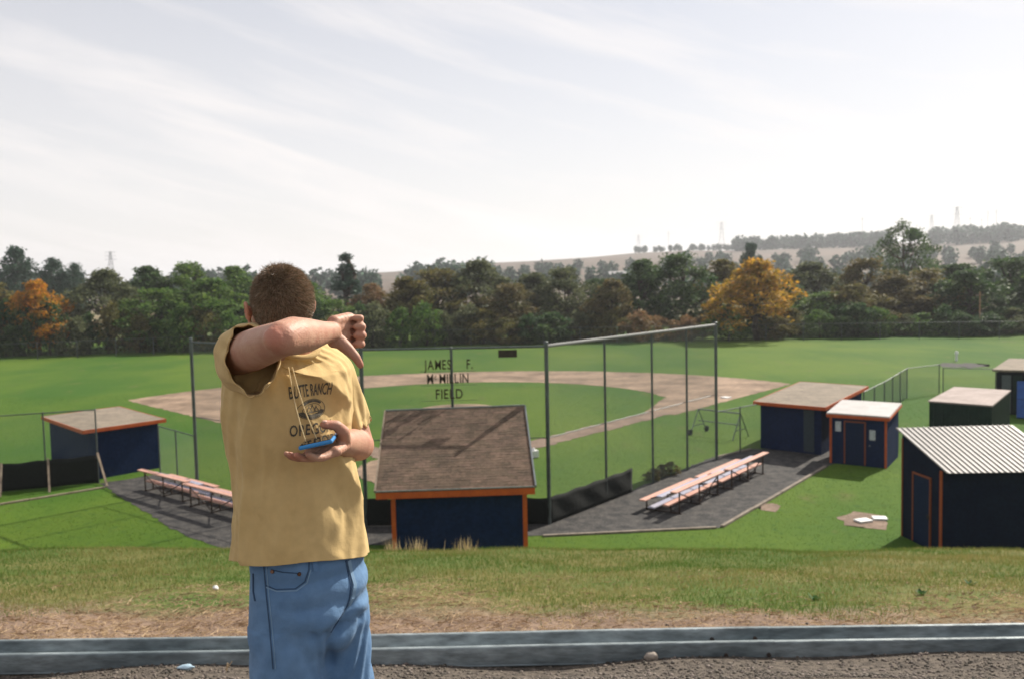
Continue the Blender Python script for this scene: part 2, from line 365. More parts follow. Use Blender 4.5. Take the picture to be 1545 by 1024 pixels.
# scorer's shed behind home plate: near eave low, shingled roof rising toward the field
q = [(-3.9, 27.25), (.36, 27.25), (.2, 30.75), (-4.1, 30.75)]
cs = thing('scorers_shed', 'navy shed with orange trim and brown shingled roof behind the backstop', 'shed', (-1.8, 27.3, 0))
EA, EB, FB, FA = Vector((-4.33, 27.0, 2.50)), Vector((.61, 27.0, 2.56)), Vector((.38, 31.1, 4.50)), Vector((-4.54, 31.1, 4.42))
def rz_at(x, y):
    t = (y - 27) / 4.1; return (2.5 + (x + 4.33) / 4.94 * .06) * (1 - t) + (4.42 + (x + 4.54) / 4.92 * .08) * t
wallparts(cs, q, [rz_at(*p) - .13 for p in q], M['navy'])
MB(ORG[cs]).hexa([EA - Vector((0, 0, .12)), EB - Vector((0, 0, .12)), FB - Vector((0, 0, .12)), FA - Vector((0, 0, .12))], [EA, EB, FB, FA]).build('roof', M['timber'], cs)
# shingle courses, too small in the photo to pick apart singly
mb = MB(ORG[cs]); nrm = (EB - EA).cross(FA - EA).normalized()
NC = 32
for i in range(NC):
    t0, t1 = i / NC, min(1, (i + 1.35) / NC)
    L0, R0, L1, R1 = EA.lerp(FA, t0), EB.lerp(FB, t0), EA.lerp(FA, t1), EB.lerp(FB, t1)
    k = 15; off = .5 * (i % 2)
    for j in range(k + 1):
        u0, u1 = max(0, (j - off) / k), min(1, (j + 1 - off) / k)
        if u1 - u0 < .01: continue
        u0 += .0012; h0 = .009 + random.uniform(0, .006); dz = random.uniform(-.004, .004)
        a, b, c, d = L0.lerp(R0, u0), L0.lerp(R0, u1), L1.lerp(R1, u1), L1.lerp(R1, u0)
        sl_ = (L0 - L1).normalized() * dz
        mb.add([a + nrm * h0 + sl_, b + nrm * h0 + sl_, c + nrm * .006, d + nrm * .006, a + nrm * .003 + sl_, b + nrm * .003 + sl_], [(0, 1, 2, 3), (4, 5, 1, 0)])
sh_ = mb.build('shingles', M['shingle'], cs); tag(sh_, kind='stuff')
MB(ORG[cs]).beam(EA + Vector((0, -.02, -.13)), EB + Vector((0, -.02, -.13)), .05, .20).build('fascia', M['orange'], cs)
MB(ORG[cs]).beam(EA + Vector((0, -.035, .012)), EB + Vector((0, -.035, .012)), .05, .03).build('drip_edge', M['galv'], cs)
MB(ORG[cs]).beam(EB + Vector((.03, 0, .0)), FB + Vector((.03, 0, .0)), .05, .10).build('drip_edge', M['galv'], cs)
MB(ORG[cs]).beam(EA + Vector((-.03, 0, .0)), FA + Vector((-.03, 0, .0)), .05, .10).build('drip_edge', M['timber'], cs)
MB(ORG[cs]).beam(FA + Vector((0, .03, .02)), FB + Vector((0, .03, .02)), .06, .06).build('ridge_cap', M['galv'], cs)
for s, w_ in ((0, .14), (4.12, .14)): wall_piece(cs, 'corner_trim', q[0], q[1], s, w_, 0, 2.36, M['orange'], .003, .04)
# dugouts
def dugout(q, zs, zr, label, back_trim):
    c = sum((Vector(p) for p in q), Vector((0, 0))) / 4
    t = thing('dugout', label, 'dugout', (c.x, c.y, 0))
    qi = inset(q, .28)
    wallparts(t, qi, [z - .16 for z in zs], M['navy'])
    roof_slab(t, q, zs, .14, M['rollroof'])
    for i in range(4): fascia(t, q[i], q[(i + 1) % 4], zs[i], zs[(i + 1) % 4], .16, M['orange'])
    return t, qi
dl, dlq = dugout([(-20.04, 40.66), (-17.40, 43.75), (-21.7, 48.2), (-24.2, 44.9)], [2.45, 2.45, 2.55, 2.55], 0, 'navy dugout with flat tan roof beside the fence with leaning props', True)
dr, drq = dugout([(12.46, 45.41), (15.24, 42.79), (19.97, 49.3), (17.1, 52.1)], [2.45, 2.45, 2.62, 2.62], 0, 'navy dugout with flat tan roof behind the small ticket booth', True)
wall_piece(dr, 'access_panel', drq[0], drq[1], 2.35, .55, .1, 2.2, mat('greyed_navy_panel', (.03, .045, .055), .7, .2, 2), .003, .02)
# ticket booth
tb = thing('ticket_booth', 'small navy booth with orange corner trim, two paper notices and white roof', 'booth', (16.2, 41, 0))
rq = [(14.81, 41.40), (17.08, 39.75), (18.85, 42.5), (16.6, 44.2)]
tz = [2.42, 2.42, 2.62, 2.62]; bq = inset(rq, .12)
wallparts(tb, bq, [z - .13 for z in tz], M['navy'])
roof_slab(tb, rq, tz, .07, M['whiteroof'])
for i in range(4): fascia(tb, rq[i], rq[(i + 1) % 4], tz[i] - .075, tz[(i + 1) % 4] - .075, .14 if i == 0 else .10, M['orange'], .02)
ln = (Vector(bq[1]) - Vector(bq[0])).length
for s in (0, ln - .10): wall_piece(tb, 'corner_trim', bq[0], bq[1], s, .10, 0, 2.24, M['orange'], .003, .03)
dm = mat('navy_door', (.007, .018, .05), .7, .2, 2, spec=.08); thin = mat('dark_orange_trim', (.22, .055, .02), .6, .2, 3)  # door frames and thin trim in a darker orange than the main trim
d_ = wall_piece(tb, 'door', bq[0], bq[1], .72, .86, .05, 2.02, dm, .003, .03)
wall_piece(tb, 'door_frame', bq[0], bq[1], .66, .06, .05, 2.08, thin, .003, .045, d_); wall_piece(tb, 'door_frame', bq[0], bq[1], 1.58, .06, .05, 2.08, thin, .003, .045, d_)
wall_piece(tb, 'door_frame', bq[0], bq[1], .72, .86, 2.02, 2.08, thin, .003, .045, d_)
MB(ORG[tb]).tube(V3(Vector(bq[0]).lerp(Vector(bq[1]), .71), 1.0) + Vector((-.03, -.05, 0)), V3(Vector(bq[0]).lerp(Vector(bq[1]), .71), 1.0) + Vector((-.06, -.09, 0)), .03).build('door_knob', M['galv'], d_)
wall_piece(tb, 'notice', bq[0], bq[1], .26, .26, 1.55, 2.02, M['paper'], .003, .012); wall_piece(tb, 'notice', bq[0], bq[1], 1.80, .26, 1.25, 1.72, M['paper'], .003, .012)
# ribbed metal roof storage shed
ms = thing('storage_shed', 'dark navy storage shed with pale ribbed metal roof and orange framed door', 'shed', (15.2, 28.3, 0))
sq = [(13.40, 27.25), (17.1, 27.25), (16.9, 29.5), (13.12, 29.5)]
E0, E1, G1, G0 = Vector((13.38, 26.95, 2.70)), Vector((17.35, 26.95, 2.68)), Vector((16.95, 29.7, 3.68)), Vector((12.98, 29.7, 3.66))
def sz(x, y): return 2.69 + (y - 26.95) / 2.75 * .975
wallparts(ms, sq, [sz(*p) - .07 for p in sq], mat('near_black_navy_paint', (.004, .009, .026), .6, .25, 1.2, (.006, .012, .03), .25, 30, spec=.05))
NR = 22; nr = (E1 - E0).cross(G0 - E0).normalized()
for i in range(NR):
    a, b, c, d = E0.lerp(E1, i / NR), E0.lerp(E1, (i + .96) / NR), G0.lerp(G1, (i + .96) / NR), G0.lerp(G1, i / NR)
    mb = MB(ORG[ms])
    def pt(u, h): return E0.lerp(E1, (i + u) / NR) + nr * h, G0.lerp(G1, (i + u) / NR) + nr * h
    prof = [(0, 0), (.06, .032), (.20, .032), (.26, .002), (.6, .002), (1.0, .0)]
    VV = []
    for u, h in prof: x0, x1 = pt(u, h); VV += [x0, x1]
    for u, h in prof[::-1]: x0, x1 = pt(u, h - .012); VV += [x0, x1]
    k = len(prof) * 2
    FF = [(2 * j, 2 * ((j + 1) % k), 2 * ((j + 1) % k) + 1, 2 * j + 1) for j in range(k)]
    mb.add(VV, FF).build('roof_panel', M['ribroof'], ms)

wall_piece(ms, 'corner_trim', sq[3], sq[0], 2.13, .12, 0, sz(*sq[0]) - .10, mat('shaded_orange_paint', (.33, .07, .02), .6, .2, 3), .003, .03)  # shade put into the colour: trim orange darkened for this shaded wall
wall_piece(ms, 'corner_trim', sq[3], sq[0], 0.0, .06, 0, 3.35, thin, .003, .03)
d_ = wall_piece(ms, 'door', sq[3], sq[0], .72, .9, .05, 2.30, dm, .003, .03)
for s, w_, z0, z1 in ((.66, .06, .05, 2.36), (1.62, .06, .05, 2.36), (.72, .9, 2.30, 2.36)): wall_piece(ms, 'door_frame', sq[3], sq[0], s, w_, z0, z1, thin, .003, .05, d_)
wall_piece(ms, 'padlock_hasp', sq[3], sq[0], 1.5, .14, 1.0, 1.12, M['rubber'], .034, .03, d_)
# green container: corrugated sides, pale roof
gc = thing('storage_container', 'dark green corrugated container with pale pinkish roof', 'container', (24.2, 46.2, 0))
cq = [(21.13, 44.61), (23.30, 42.57), (27.24, 47.93), (25.12, 49.9)]
wallparts(gc, inset(cq, .05), [2.32] * 4, M['green'])
roof_slab(gc, cq, [2.4] * 4, .07, M['pinkroof'])
for i, (a, b) in enumerate(((cq[0], cq[1]), (cq[1], cq[2]))):
    aa, bb = inset(cq, .05)[i], inset(cq, .05)[i + 1]; ll = (bb - aa).length; k = int(ll / .38)
    for j in range(k): wall_piece(gc, 'wall_rib', aa, bb, (j + .2) * ll / k, .16, .06, 2.26, M['green'], .002, .035)
# far shed and the blue slab leaning against it
fs = thing('equipment_shed', 'dark shed with grey pink roof beyond the green container', 'shed', (33, 57, 0))
fq = [(29.89, 54.68), (33.2, 52.9), (37.4, 58.7), (34.15, 60.4)]
wallparts(fs, inset(fq, .2), [2.6] * 4, mat('black_green_siding', (.010, .014, .018), .8, .2, 2, spec=.06)); roof_slab(fs, fq, [2.8, 2.8, 2.9, 2.9], .12, M['rollroof'])
for j in range(5): wall_piece(fs, 'siding_board', inset(fq, .2)[0], inset(fq, .2)[1], .3 + j * .6, .5, .1, 2.45, mat('pale_grey_board', (.09, .11, .11), .7, .2, 2) if j == 0 else M['green'], .003, .02)
bt = thing('gym_mat', 'bright blue padded mat leaning at the dark far shed', 'mat', (31.2, 52.9, 0))
mb = MB(ORG[bt]); Mx = Matrix.Rotation(R(-30), 3, 'Z') @ Matrix.Rotation(R(-22), 3, 'X')
bevel(mb.box((31.2, 52.7, 1.12), (1.55, .18, 2.3), M=Mx).build('pad', M['bluetarp'], bt), .05, 3)
mb = MB(ORG[bt]); mb.box(Vector((31.2, 52.7, 1.12)) + Mx @ Vector((0, -.10, .0)), (1.5, .02, .05), M=Mx).build('seam_strip', mat('dark_blue_strip', (.01, .04, .15)), bt)

# ------------------------------------------------------------------ fences
def clip_wires(Lh, Hh, sp):
    segs = []
    for sgn in (1, -1):
        k = -Hh if sgn > 0 else 0
        for c in np.arange(-Hh, Lh + Hh, sp):
            # line x = c + sgn*z
            zs = [0, Hh]; 
            pts = []
            for z in zs: pts.append((c + sgn * z, z))
            (x0, z0), (x1, z1) = pts
            def at(x): return (x - c) / sgn
            if min(x0, x1) > Lh or max(x0, x1) < 0: continue
            if x0 < 0: x0, z0 = 0, at(0)
            if x0 > Lh: x0, z0 = Lh, at(Lh)
            if x1 < 0: x1, z1 = 0, at(0)
            if x1 > Lh: x1, z1 = Lh, at(Lh)
            if abs(z1 - z0) > .02: segs.append((x0, z0, x1, z1))
    return segs
def chain(root, a, b, z0, z1, sp=.07, wr=.0018, m=None):
    a = Vector((*a, 0)); b = Vector((*b, 0)); Lh = (b - a).length; d = (b - a).normalized(); n_ = Vector((d.y, -d.x, 0))
    o_ = ORG[root]; Vv = []; Ff = []
    for x0, za, x1, zb in clip_wires(Lh, z1 - z0, sp):
        p = a + d * x0 + Vector((0, 0, z0 + za)) - o_; q_ = a + d * x1 + Vector((0, 0, z0 + zb)) - o_
        dd = (q_ - p).normalized(); s_ = dd.cross(n_)
        k = len(Vv)
        for base in (p, q_):
            for e in (s_ * wr, -s_ * wr * .5 + n_ * wr, -s_ * wr * .5 - n_ * wr): Vv.append(base + e)
        Ff += [(k, k + 1, k + 4, k + 3), (k + 1, k + 2, k + 5, k + 4), (k + 2, k, k + 3, k + 5)]
    o = obj('chain_link', mesh('chain_link', Vv, Ff), m or M['wire'], root); return tag(o, kind='stuff')
def post(root, p, h, r=.05, m=None):
    mb = MB(ORG[root]); mb.tube((p[0], p[1], -.05), (p[0], p[1], h), r, r, 10); mb.tube((p[0], p[1], h), (p[0], p[1], h + .04), r * 1.15, r * .3, 10)
    return mb.build('post', m or M['post'], root, False)
def rail(root, a, b, za, zb, r=.03, m=None, name='top_rail'):
    return MB(ORG[root]).tube((a[0], a[1], za), (b[0], b[1], zb), r, r, 8).build(name, m or M['post'], root)
def fence(name, label, pts, h, step=3.0, sp=.08, wr=.0018, r=.035, group=None, cat='fence', posts=True, mr=None, mw=None):
    t = thing(name, label, cat, (*pts[0], 0), group=group)
    for i in range(len(pts) - 1):
        a, b = Vector(pts[i]), Vector(pts[i + 1]); k = max(1, round((b - a).length / step))
        for j in range(k + (1 if i == len(pts) - 2 else 0)): p = a.lerp(b, j / k); post(t, p, h, r)
        rail(t, a, b, h - .02, h - .02, .025, mr); chain(t, a, b, .03, h - .04, sp, wr, mw)
    return t
HB = 6.55
bk = thing('backstop', 'tall chain link backstop with black windscreen at its foot behind home plate', 'backstop', (-2.2, 32, 0))
PL, PC0, PC1, PR = Vector((-14.27, 39.11)), Vector((-5.55, 32.2)), Vector((1.23, 31.88)), Vector((9.92, 42.84))
for p in (PL, PC0, PC1, PR): post(bk, p, HB + .15, .075)
for k in (.28, .55, .78): post(bk, PC1.lerp(PR, k), HB, .05)
for k in (.36, .74): post(bk, PC0.lerp(PL, k), HB, .05)
post(bk, PC0.lerp(PC1, .49), HB, .05)
rail(bk, PL, PC0, HB - .02, HB - .02, .04); rail(bk, PC0, PC1, HB - .02, HB - .02, .04); rail(bk, PC1, PR, HB, HB + .03, .065, mat('dull_pipe', (.15, .155, .15), .6, .2, 3))
for a, b in ((PL, PC0), (PC0, PC1), (PC1, PR)):
    chain(bk, a, b, .05, HB - .08, .075, .0023); rail(bk, a, b, 3.2, 3.2, .018, None, 'tension_rail')
def screen(root, a, b, h0, h1, name='windscreen', side=.05):
    a = Vector(a); b = Vector(b); d = (b - a).normalized(); n_ = Vector((d.y, -d.x)) * side; o_ = ORG[root]; Ls = (b - a).length
    k = max(6, int(Ls / .15)); Vv = []; Ff = []
    for i in range(k + 1):
        for z in range(7):
            f_ = z / 6; q_ = a.lerp(b, i / k) + n_ * (1 + .5 * math.sin(i * .55 + z * .8) * f_ * (1 - f_) * 4)
            top = h0 + (h1 - h0) * i / k + .025 * math.sin(i * .7)
            Vv.append(Vector((q_.x, q_.y, .02 + top * f_)) - o_)
    for i in range(k):
        for z in range(6): e = i * 7 + z; Ff.append((e, e + 7, e + 8, e + 1))
    o = obj(name, mesh(name, Vv, Ff, True), M['screen'], root); s_ = o.modifiers.new('thick', 'SOLIDIFY'); s_.thickness = .006; return o
screen(bk, PC0, PC1, 1.0, .98); screen(bk, PC1, PC1.lerp(PR, .42), .98, 1.0); screen(bk, PL.lerp(PC0, .55), PC0, 1.0, 1.0)
lf = fence('chain_link_fence', 'short chain link fence joining the backstop to the dugout behind the booth', [(9.98, 42.92), (12.9, 45.5)], 2.35, 1.6)
fence('chain_link_fence', 'short chain link fence joining the backstop to the dugout with leaning props nearby', [(-14.35, 39.2), (-17.2, 42.3)], 2.35, 2.0)
fl_ = fence('chain_link_fence', 'tall fence with black windscreen and leaning wooden props', [(-19.35, 40.5), (-21.4, 39.8), (-27.5, 37.4)], 3.45, 2.6, .075)
screen(fl_, (-19.35, 40.5), (-21.4, 39.8), 1.3, 1.25, side=-.05); screen(fl_, (-21.4, 39.8), (-27.5, 37.4), 1.25, 1.2, side=-.05)
for (a, b) in (((-21.25, 39.75, 1.35), (-20.7, 38.7, .03)), ((-23.0, 39.1, 1.3), (-22.5, 38.0, .03)), ((-19.3, 40.4, 1.45), (-18.6, 39.7, .03))):
    MB(ORG[fl_]).beam(a, b, .09, .045).build('prop', M['timber'], fl_)
fence('outfield_fence', 'long low chain link fence along the edge of the outfield', [(-92, 104), (-67, 114.3), (-44.7, 122.2), (-16, 125.2), (30, 121.6), (64, 115.5), (86, 108)], 2.3, 5.0, .16, .004, .045, mw=mat('dark_vinyl_wire', (.02, .026, .022), .8, spec=.1))
fence('foul_line_fence', 'chain link fence running out from the dugout behind the booth', [(20.2, 50.5), (23.3, 55.0), (28.14, 62.6), (31.46, 64.7)], 2.15, 3.0, .08)
fence('chain_link_fence', 'short fence between the foul line fence and the dark far shed', [(31.7, 64.6), (34.8, 63.2), (34.4, 60.9)], 1.9, 3.2, .09)
fence('low_fence', 'low rail fence in the gap behind the ribbed roof shed', [(19.6, 44.6), (21.0, 44.7)], .85, .7, .09)
# name letters wired on the backstop mesh
nl = thing('field_name_sign', 'three rows of dark cut out letters wired to the backstop mesh', 'sign', (-2.3, 31.85, 0))
def letters(root, text, x0, x1, zb, h, y, m, small=()):
    wd = []
    for i, ch in enumerate(text):
        if ch == ' ': wd.append((None, .8)); continue
        cu = bpy.data.curves.new('letter', 'FONT'); cu.body = ch; cu.size = 1; cu.extrude = .035; cu.offset = .012
        ob = bpy.data.objects.new('t', cu); me = bpy.data.meshes.new_from_object(ob); bpy.data.objects.remove(ob); bpy.data.curves.remove(cu)
        co = np.array([v.co for v in me.vertices]); lo, hi = co.min(0), co.max(0)
        wd.append(((me, lo, hi), hi[0] - lo[0] + .14))
    tot = sum(w_ for _, w_ in wd); sx = (x1 - x0) / tot; x = x0
    for i, (a, w_) in enumerate(wd):
        if a:
            me, lo, hi = a; k = h / .73; sc = .6 if i in small else 1
            for v in me.vertices:
                px, pz, py = (v.co.x - lo[0]) * sx * sc, (v.co.y) * k * sc + (h * .4 if i in small else 0), v.co.z
                v.co = Vector((x + px, y + py * .5, zb + pz)) - ORG[root]
            me.name = 'letter'; obj('letter', me, m, root)
        x += w_ * sx
letters(nl, 'JAMES  F.', -3.21, -1.40, 5.80, .36, 31.82, M['letter']); letters(nl, 'McMILLIN', -3.11, -1.56, 5.29, .36, 31.82, M['letter'], (1,)); letters(nl, 'FIELD', -2.81, -1.78, 4.73, .36, 31.82, M['letter'])
for z in (5.72, 5.21, 4.65): MB(ORG[nl]).tube((-3.35, 31.86, z), (-1.3, 31.86, z), .007, n=5).build('support_wire', M['post'], nl)
sb = thing('hanging_sign', 'small dark board hung from the top rail of the backstop', 'sign', (-.17, 31.85, 6.1))
MB(ORG[sb]).box((-.17, 31.83, 6.31), (.68, .025, .27)).build('board', M['signboard'], sb)
for x in (-.42, .08): MB(ORG[sb]).tube((x, 31.85, 6.45), (x, 31.9, 6.56), .006, n=5).build('hanger', M['post'], sb)
# timber and concrete edging
for (a, b, m_, lab) in (((14.45, 40.5), (7.35, 30.95), M['concrete'], 'pale edging board along the gravel between bleacher and lawn'), ((7.15, 30.9), (.9, 30.35), M['concrete'], 'pale edging board along the gravel near the shingled shed'),
                        ((-18.6, 39.5), (-25.5, 33.2), M['timber'], 'weathered timber edging below the fence with leaning props'), ((12.2, 45.0), (9.95, 43.1), M['concrete'], 'pale edging board under the fence by the dugout')):
    t_ = thing('edging', lab, 'edging', (*a, 0)); A, B = Vector((*a, .04)), Vector((*b, .04)); k = max(1, int((B - A).length / 2.4))
    for j in range(k):
        p0, p1 = A.lerp(B, (j + .005) / k), A.lerp(B, (j + .995) / k); jit = Vector((random.uniform(-.03, .03), random.uniform(-.03, .03), random.uniform(-.01, .01)))
        MB(ORG[t_]).beam(p0 + jit, p1 + jit, .13, .07).build('board', m_, t_)

# ------------------------------------------------------------------ bleachers (length along local +x, tall side at local -y)
def bleacher(name, label, loc, ang, Ls=4.35):
    t = thing(name, label, 'bleachers', loc, ang, 'bleachers beside the backstop')
    rows = [('seat', 0, .45), ('foot_plank', -.36, .21), ('seat', -.98, .38), ('foot_plank', -.72, .68), ('seat', -1.32, .92)]
    for i, (n_, y, z) in enumerate(rows):
        sh = (0, .5, .35, .25, 0)[i]
        bevel(MB().box((Ls / 2 + sh * .0, y, z), (Ls, .27, .05)).build(n_, M['seat'] if n_ == 'seat' else M['footplank'], t), .008)
    for x in (.45, Ls / 2, Ls - .45):
        m = MB()
        m.beam((x, .05, .425), (x, .05, .03), .05, .05); m.beam((x, -.98, .35), (x, -.98, .03), .05, .05); m.beam((x, -1.34, .89), (x, -1.34, .03), .05, .05)
        m.beam((x, .1, .03), (x, -1.42, .03), .06, .05); m.beam((x, .02, .40), (x, -1.36, .86), .05, .05)
        m.beam((x, -.4, .17), (x, .05, .05), .04, .04)
        m.build('frame', M['frame'], t)
    m = MB(); m.beam((.45, -1.34, .80), (Ls / 2, -1.34, .10), .035, .035); m.beam((Ls / 2, -1.34, .10), (Ls - .45, -1.34, .80), .035, .035); m.build('cross_brace', M['frame'], t)
    return t
ang = math.atan2(.80, .61)
bleacher('bleacher', 'faded orange bleacher on gravel, near the black windscreen', (4.85, 33.3, 0), ang)
bleacher('bleacher', 'faded orange bleacher on gravel, near the booth and dugout', (7.75, 37.0, 0), ang)
angl = math.atan2(-.653, .757)
bleacher('bleacher', 'faded orange bleacher on gravel beside the dugout with leaning props', (-15.85, 39.9, 0), angl, 4.1)
bleacher('bleacher', 'faded orange bleacher on gravel behind the standing person', (-12.75, 36.9, 0), angl, 4.1)
# wheeled pipe frame behind the fence
pf = thing('pipe_frame', 'wheeled metal pipe screen frame standing on the grass behind the fence', 'frame', (11.5, 49, 0))
A, B = Vector((10.6, 50.2, 0)), Vector((12.5, 48.2, 0)); U = Vector((0, 0, 1)); nn = Vector((.6, .6, 0))
for p, nm in ((A, 'end_frame'), (B, 'end_frame')): MB(ORG[pf]).path([p - nn, p + U * 1.4, p + nn], .03).tube(p - nn * .6 + U * .5, p + nn * .6 + U * .5, .025).build(nm, M['galv'], pf)
MB(ORG[pf]).tube(A + U * 1.4, B + U * 1.4, .04).build('top_bar', M['galv'], pf); MB(ORG[pf]).tube(A + U * .75, B + U * .75, .03).build('middle_bar', M['galv'], pf)
for p in (A - nn, A + nn):
    MB(ORG[pf]).tube(p + Vector((-.04, .04, .17)), p + Vector((.04, -.04, .17)), .17, n=14).build('wheel', M['rubber'], pf)
tag(bevel(MB().box((15.70, 64.71, .05), (.6, .6, .08), .7).build('base', M['pvc']), .02), 'white square base on the infield dirt beyond the pipe frame', 'base')
# litter, a small marker post
tag(bevel(MB().box((12.53, 31.3, .05), (.55, .4, .07), .3).build('paving_slab', M['white']), .02), 'flat white slab on the bare patch by the storage shed', 'slab', 'white slabs on the bare patch')
tag(bevel(MB().box((13.22, 31.55, .05), (.5, .4, .07), -.2).build('paving_slab', M['white']), .02), 'flat white slab on the bare patch by the storage shed', 'slab', 'white slabs on the bare patch')
wb = MB(); wb.box((.95, 44.2, .2), (.5, .3, .35), .4); wb.tube((.95, 44.2, .37), (1.0, 44.25, .5), .12, .05); tag(bevel(wb.build('bag', M['white']), .08, 3), 'pale bag lying near the home plate dirt', 'bag')
wb = MB(); wb.tube((44.5, 88, 0), (44.5, 88, .75), .12, .12, 10); wb.tube((44.5, 88, .75), (44.5, 88, 1.0), .2, .12, 10); tag(wb.build('marker_post', M['pvc']), 'short white post on the outfield grass past the sheds', 'post')

# ------------------------------------------------------------------ guardrail
gr = thing('guardrail', 'weathered double ridged steel guardrail with bolted overlap above the gravel', 'guardrail', (0, 6.75, 5.9))
# a W-shaped beam lying on its back: two ridges with valleys, (y, z) from the far lip to the near lip
prof = [(.075, -.11), (.055, -.10), (.040, -.012), (.034, -.003), (.026, 0), (.002, 0), (-.004, -.004), (-.008, -.014), (-.026, -.118), (-.045, -.135), (-.085, -.138), (-.105, -.125), (-.126, -.056), (-.131, -.046), (-.138, -.042), (-.162, -.042), (-.169, -.046), (-.173, -.056), (-.192, -.172), (-.205, -.180)]
M['rail'] = mat('weathered_galvanised_rail', (.27, .31, .32), .55, .4, 1.5, (.125, .155, .165), .3, 25, metal=.2, detail=8, stretch=(.6, 2, 2))
def beam_seg(x0, x1, zoff, yoff):
    n_ = 60; Vv = []; Ff = []
    for i in range(n_ + 1):
        x = x0 + (x1 - x0) * i / n_; zt = 6.120 - .0028 * x + .004 * math.sin(x * 1.1); yy = 6.84 - .004 * x
        for y, z in prof: Vv.append(Vector((x, yy + y + yoff, zt + z + zoff)) - ORG[gr])
    k = len(prof)
    for i in range(n_):
        for j in range(k - 1): e = i * k + j; Ff.append((e, e + 1, e + k + 1, e + k))
    o = obj('rail', mesh('rail', Vv, Ff, True), M['rail'], gr); s_ = o.modifiers.new('t', 'SOLIDIFY'); s_.thickness = .004; s_.offset = 1
    o.modifiers.new('e', 'EDGE_SPLIT').split_angle = R(50)
    return o
beam_seg(-9.5, 1.98, 0.003, -.006); beam_seg(1.55, 9.5, -.003, .004)
for x, y_, z in ((1.53, -.022, -.075), (1.87, -.022, -.075), (1.60, -.19, -.135), (1.93, -.19, -.135)):
    yy = 6.84 - .004 * x; zt = 6.120 - .0028 * x + .004 * math.sin(x * 1.1)
    MB(ORG[gr]).tube((x, yy + y_ + .01, zt + z), (x, yy + y_ - .022, zt + z + .004), .021, .015, 10).build('bolt', M['frame'], gr)
for x in (-7, -3.2, .6, 4.4, 8.2): MB(ORG[gr]).box((x, 6.77, 5.76), (.15, .12, .40)).build('post', M['timber'], gr)
# ------------------------------------------------------------------ ground cover near the camera
def blades(name, n, xr, yr, hmin, hmax, wd, m, dens=None, lean=.5, flat=False, seed=1):
    g = np.random.default_rng(seed); x = g.uniform(*xr, n); y = g.uniform(*yr, n)
    keep = np.abs(x) < (y * .66 + .8)
    if dens is not None: keep &= g.uniform(0, 1, n) < dens(x, y)
    x, y = x[keep], y[keep]; n = len(x); z = gz(x, y)
    a = g.uniform(0, 2 * np.pi, n); h = g.uniform(hmin, hmax, n) * (.7 + .6 * g.random(n)); ln = g.uniform(.1, lean, n) * h; b = g.uniform(0, 2 * np.pi, n)
    dx, dy = np.cos(a) * wd * .5, np.sin(a) * wd * .5
    if flat:
        tz = z + .012 + g.uniform(0, .03, n); tx, ty = x + np.cos(b) * h, y + np.sin(b) * h
        V = np.stack([np.stack([x - np.sin(b) * wd * .5, y + np.cos(b) * wd * .5, z + .01 + g.uniform(0, .015, n)], -1), np.stack([x + np.sin(b) * wd * .5, y - np.cos(b) * wd * .5, z + .006 + g.uniform(0, .012, n)], -1), np.stack([tx, ty, gz(tx, ty) + .012 + g.uniform(0, .04, n)], -1)], 1)
    else:
        V = np.stack([np.stack([x - dx, y - dy, z - .005], -1), np.stack([x + dx, y + dy, z - .005], -1), np.stack([x + np.cos(b) * ln, y + np.sin(b) * ln, z + h], -1)], 1)
    me = raw_mesh(name, V.reshape(-1, 3), np.arange(3 * n).reshape(-1, 3), 3); me.materials.append(m)
    return me
def bladecol(name, c1, c2, c3, sc):
    m = bpy.data.materials.new(name); m.use_nodes = True; t = m.node_tree; n = t.nodes; l = t.links.new; p = n['Principled BSDF']; p.inputs['Roughness'].default_value = .7; p.inputs['Specular IOR Level'].default_value = .2
    g = n.new('ShaderNodeNewGeometry'); z = n.new('ShaderNodeTexNoise'); z.inputs['Scale'].default_value = sc; z.inputs['Detail'].default_value = 4; mp = n.new('ShaderNodeMapping'); mp.inputs['Scale'].default_value = (.6, 1.4, 1); l(g.outputs['Position'], mp.inputs[0]); l(mp.outputs[0], z.inputs['Vector'])
    a = n.new('ShaderNodeMath'); a.operation = 'MULTIPLY_ADD'; a.inputs[1].default_value = .42; l(g.outputs['Random Per Island'], a.inputs[0])
    s_ = n.new('ShaderNodeMath'); s_.operation = 'SUBTRACT'; s_.inputs[1].default_value = .21; l(z.outputs['Fac'], s_.inputs[0]); l(s_.outputs[0], a.inputs[2])
    r = n.new('ShaderNodeValToRGB'); e = r.color_ramp.elements; e[0].position = .32; e[0].color = (*c1, 1); e[1].position = .68; e[1].color = (*c3, 1); k = e.new(.5); k.color = (*c2, 1)
    l(a.outputs[0], r.inputs['Fac']); l(r.outputs[0], p.inputs['Base Color'])
    tr = n.new('ShaderNodeBsdfTranslucent'); l(r.outputs[0], tr.inputs['Color']); ms = n.new('ShaderNodeMixShader'); ms.inputs[0].default_value = .4
    l(p.outputs[0], ms.inputs[1]); l(tr.outputs[0], ms.inputs[2]); l(ms.outputs[0], n['Material Output'].inputs['Surface'])
    return m
gb = bladecol('bank_grass_blades', (.058, .135, .018), (.125, .165, .032), (.27, .225, .085), .55)
def edge(x, y): return np.clip((y + .17 * x + .9 * np.sin(x * .8) + .5 * np.sin(x * 2.3 + 1) - 8.3) / 1.6, 0, 1)
me = blades('grass', 330000, (-14, 14), (7.6, 17.5), .025, .07, .007, gb, lambda x, y: edge(x, y) ** 1.5 * np.clip(1.45 - (y - 8) * .05, .5, 1), .9)
tag(obj('grass', me), 'short patchy green and yellow grass on the bank', 'grass', kind='stuff')
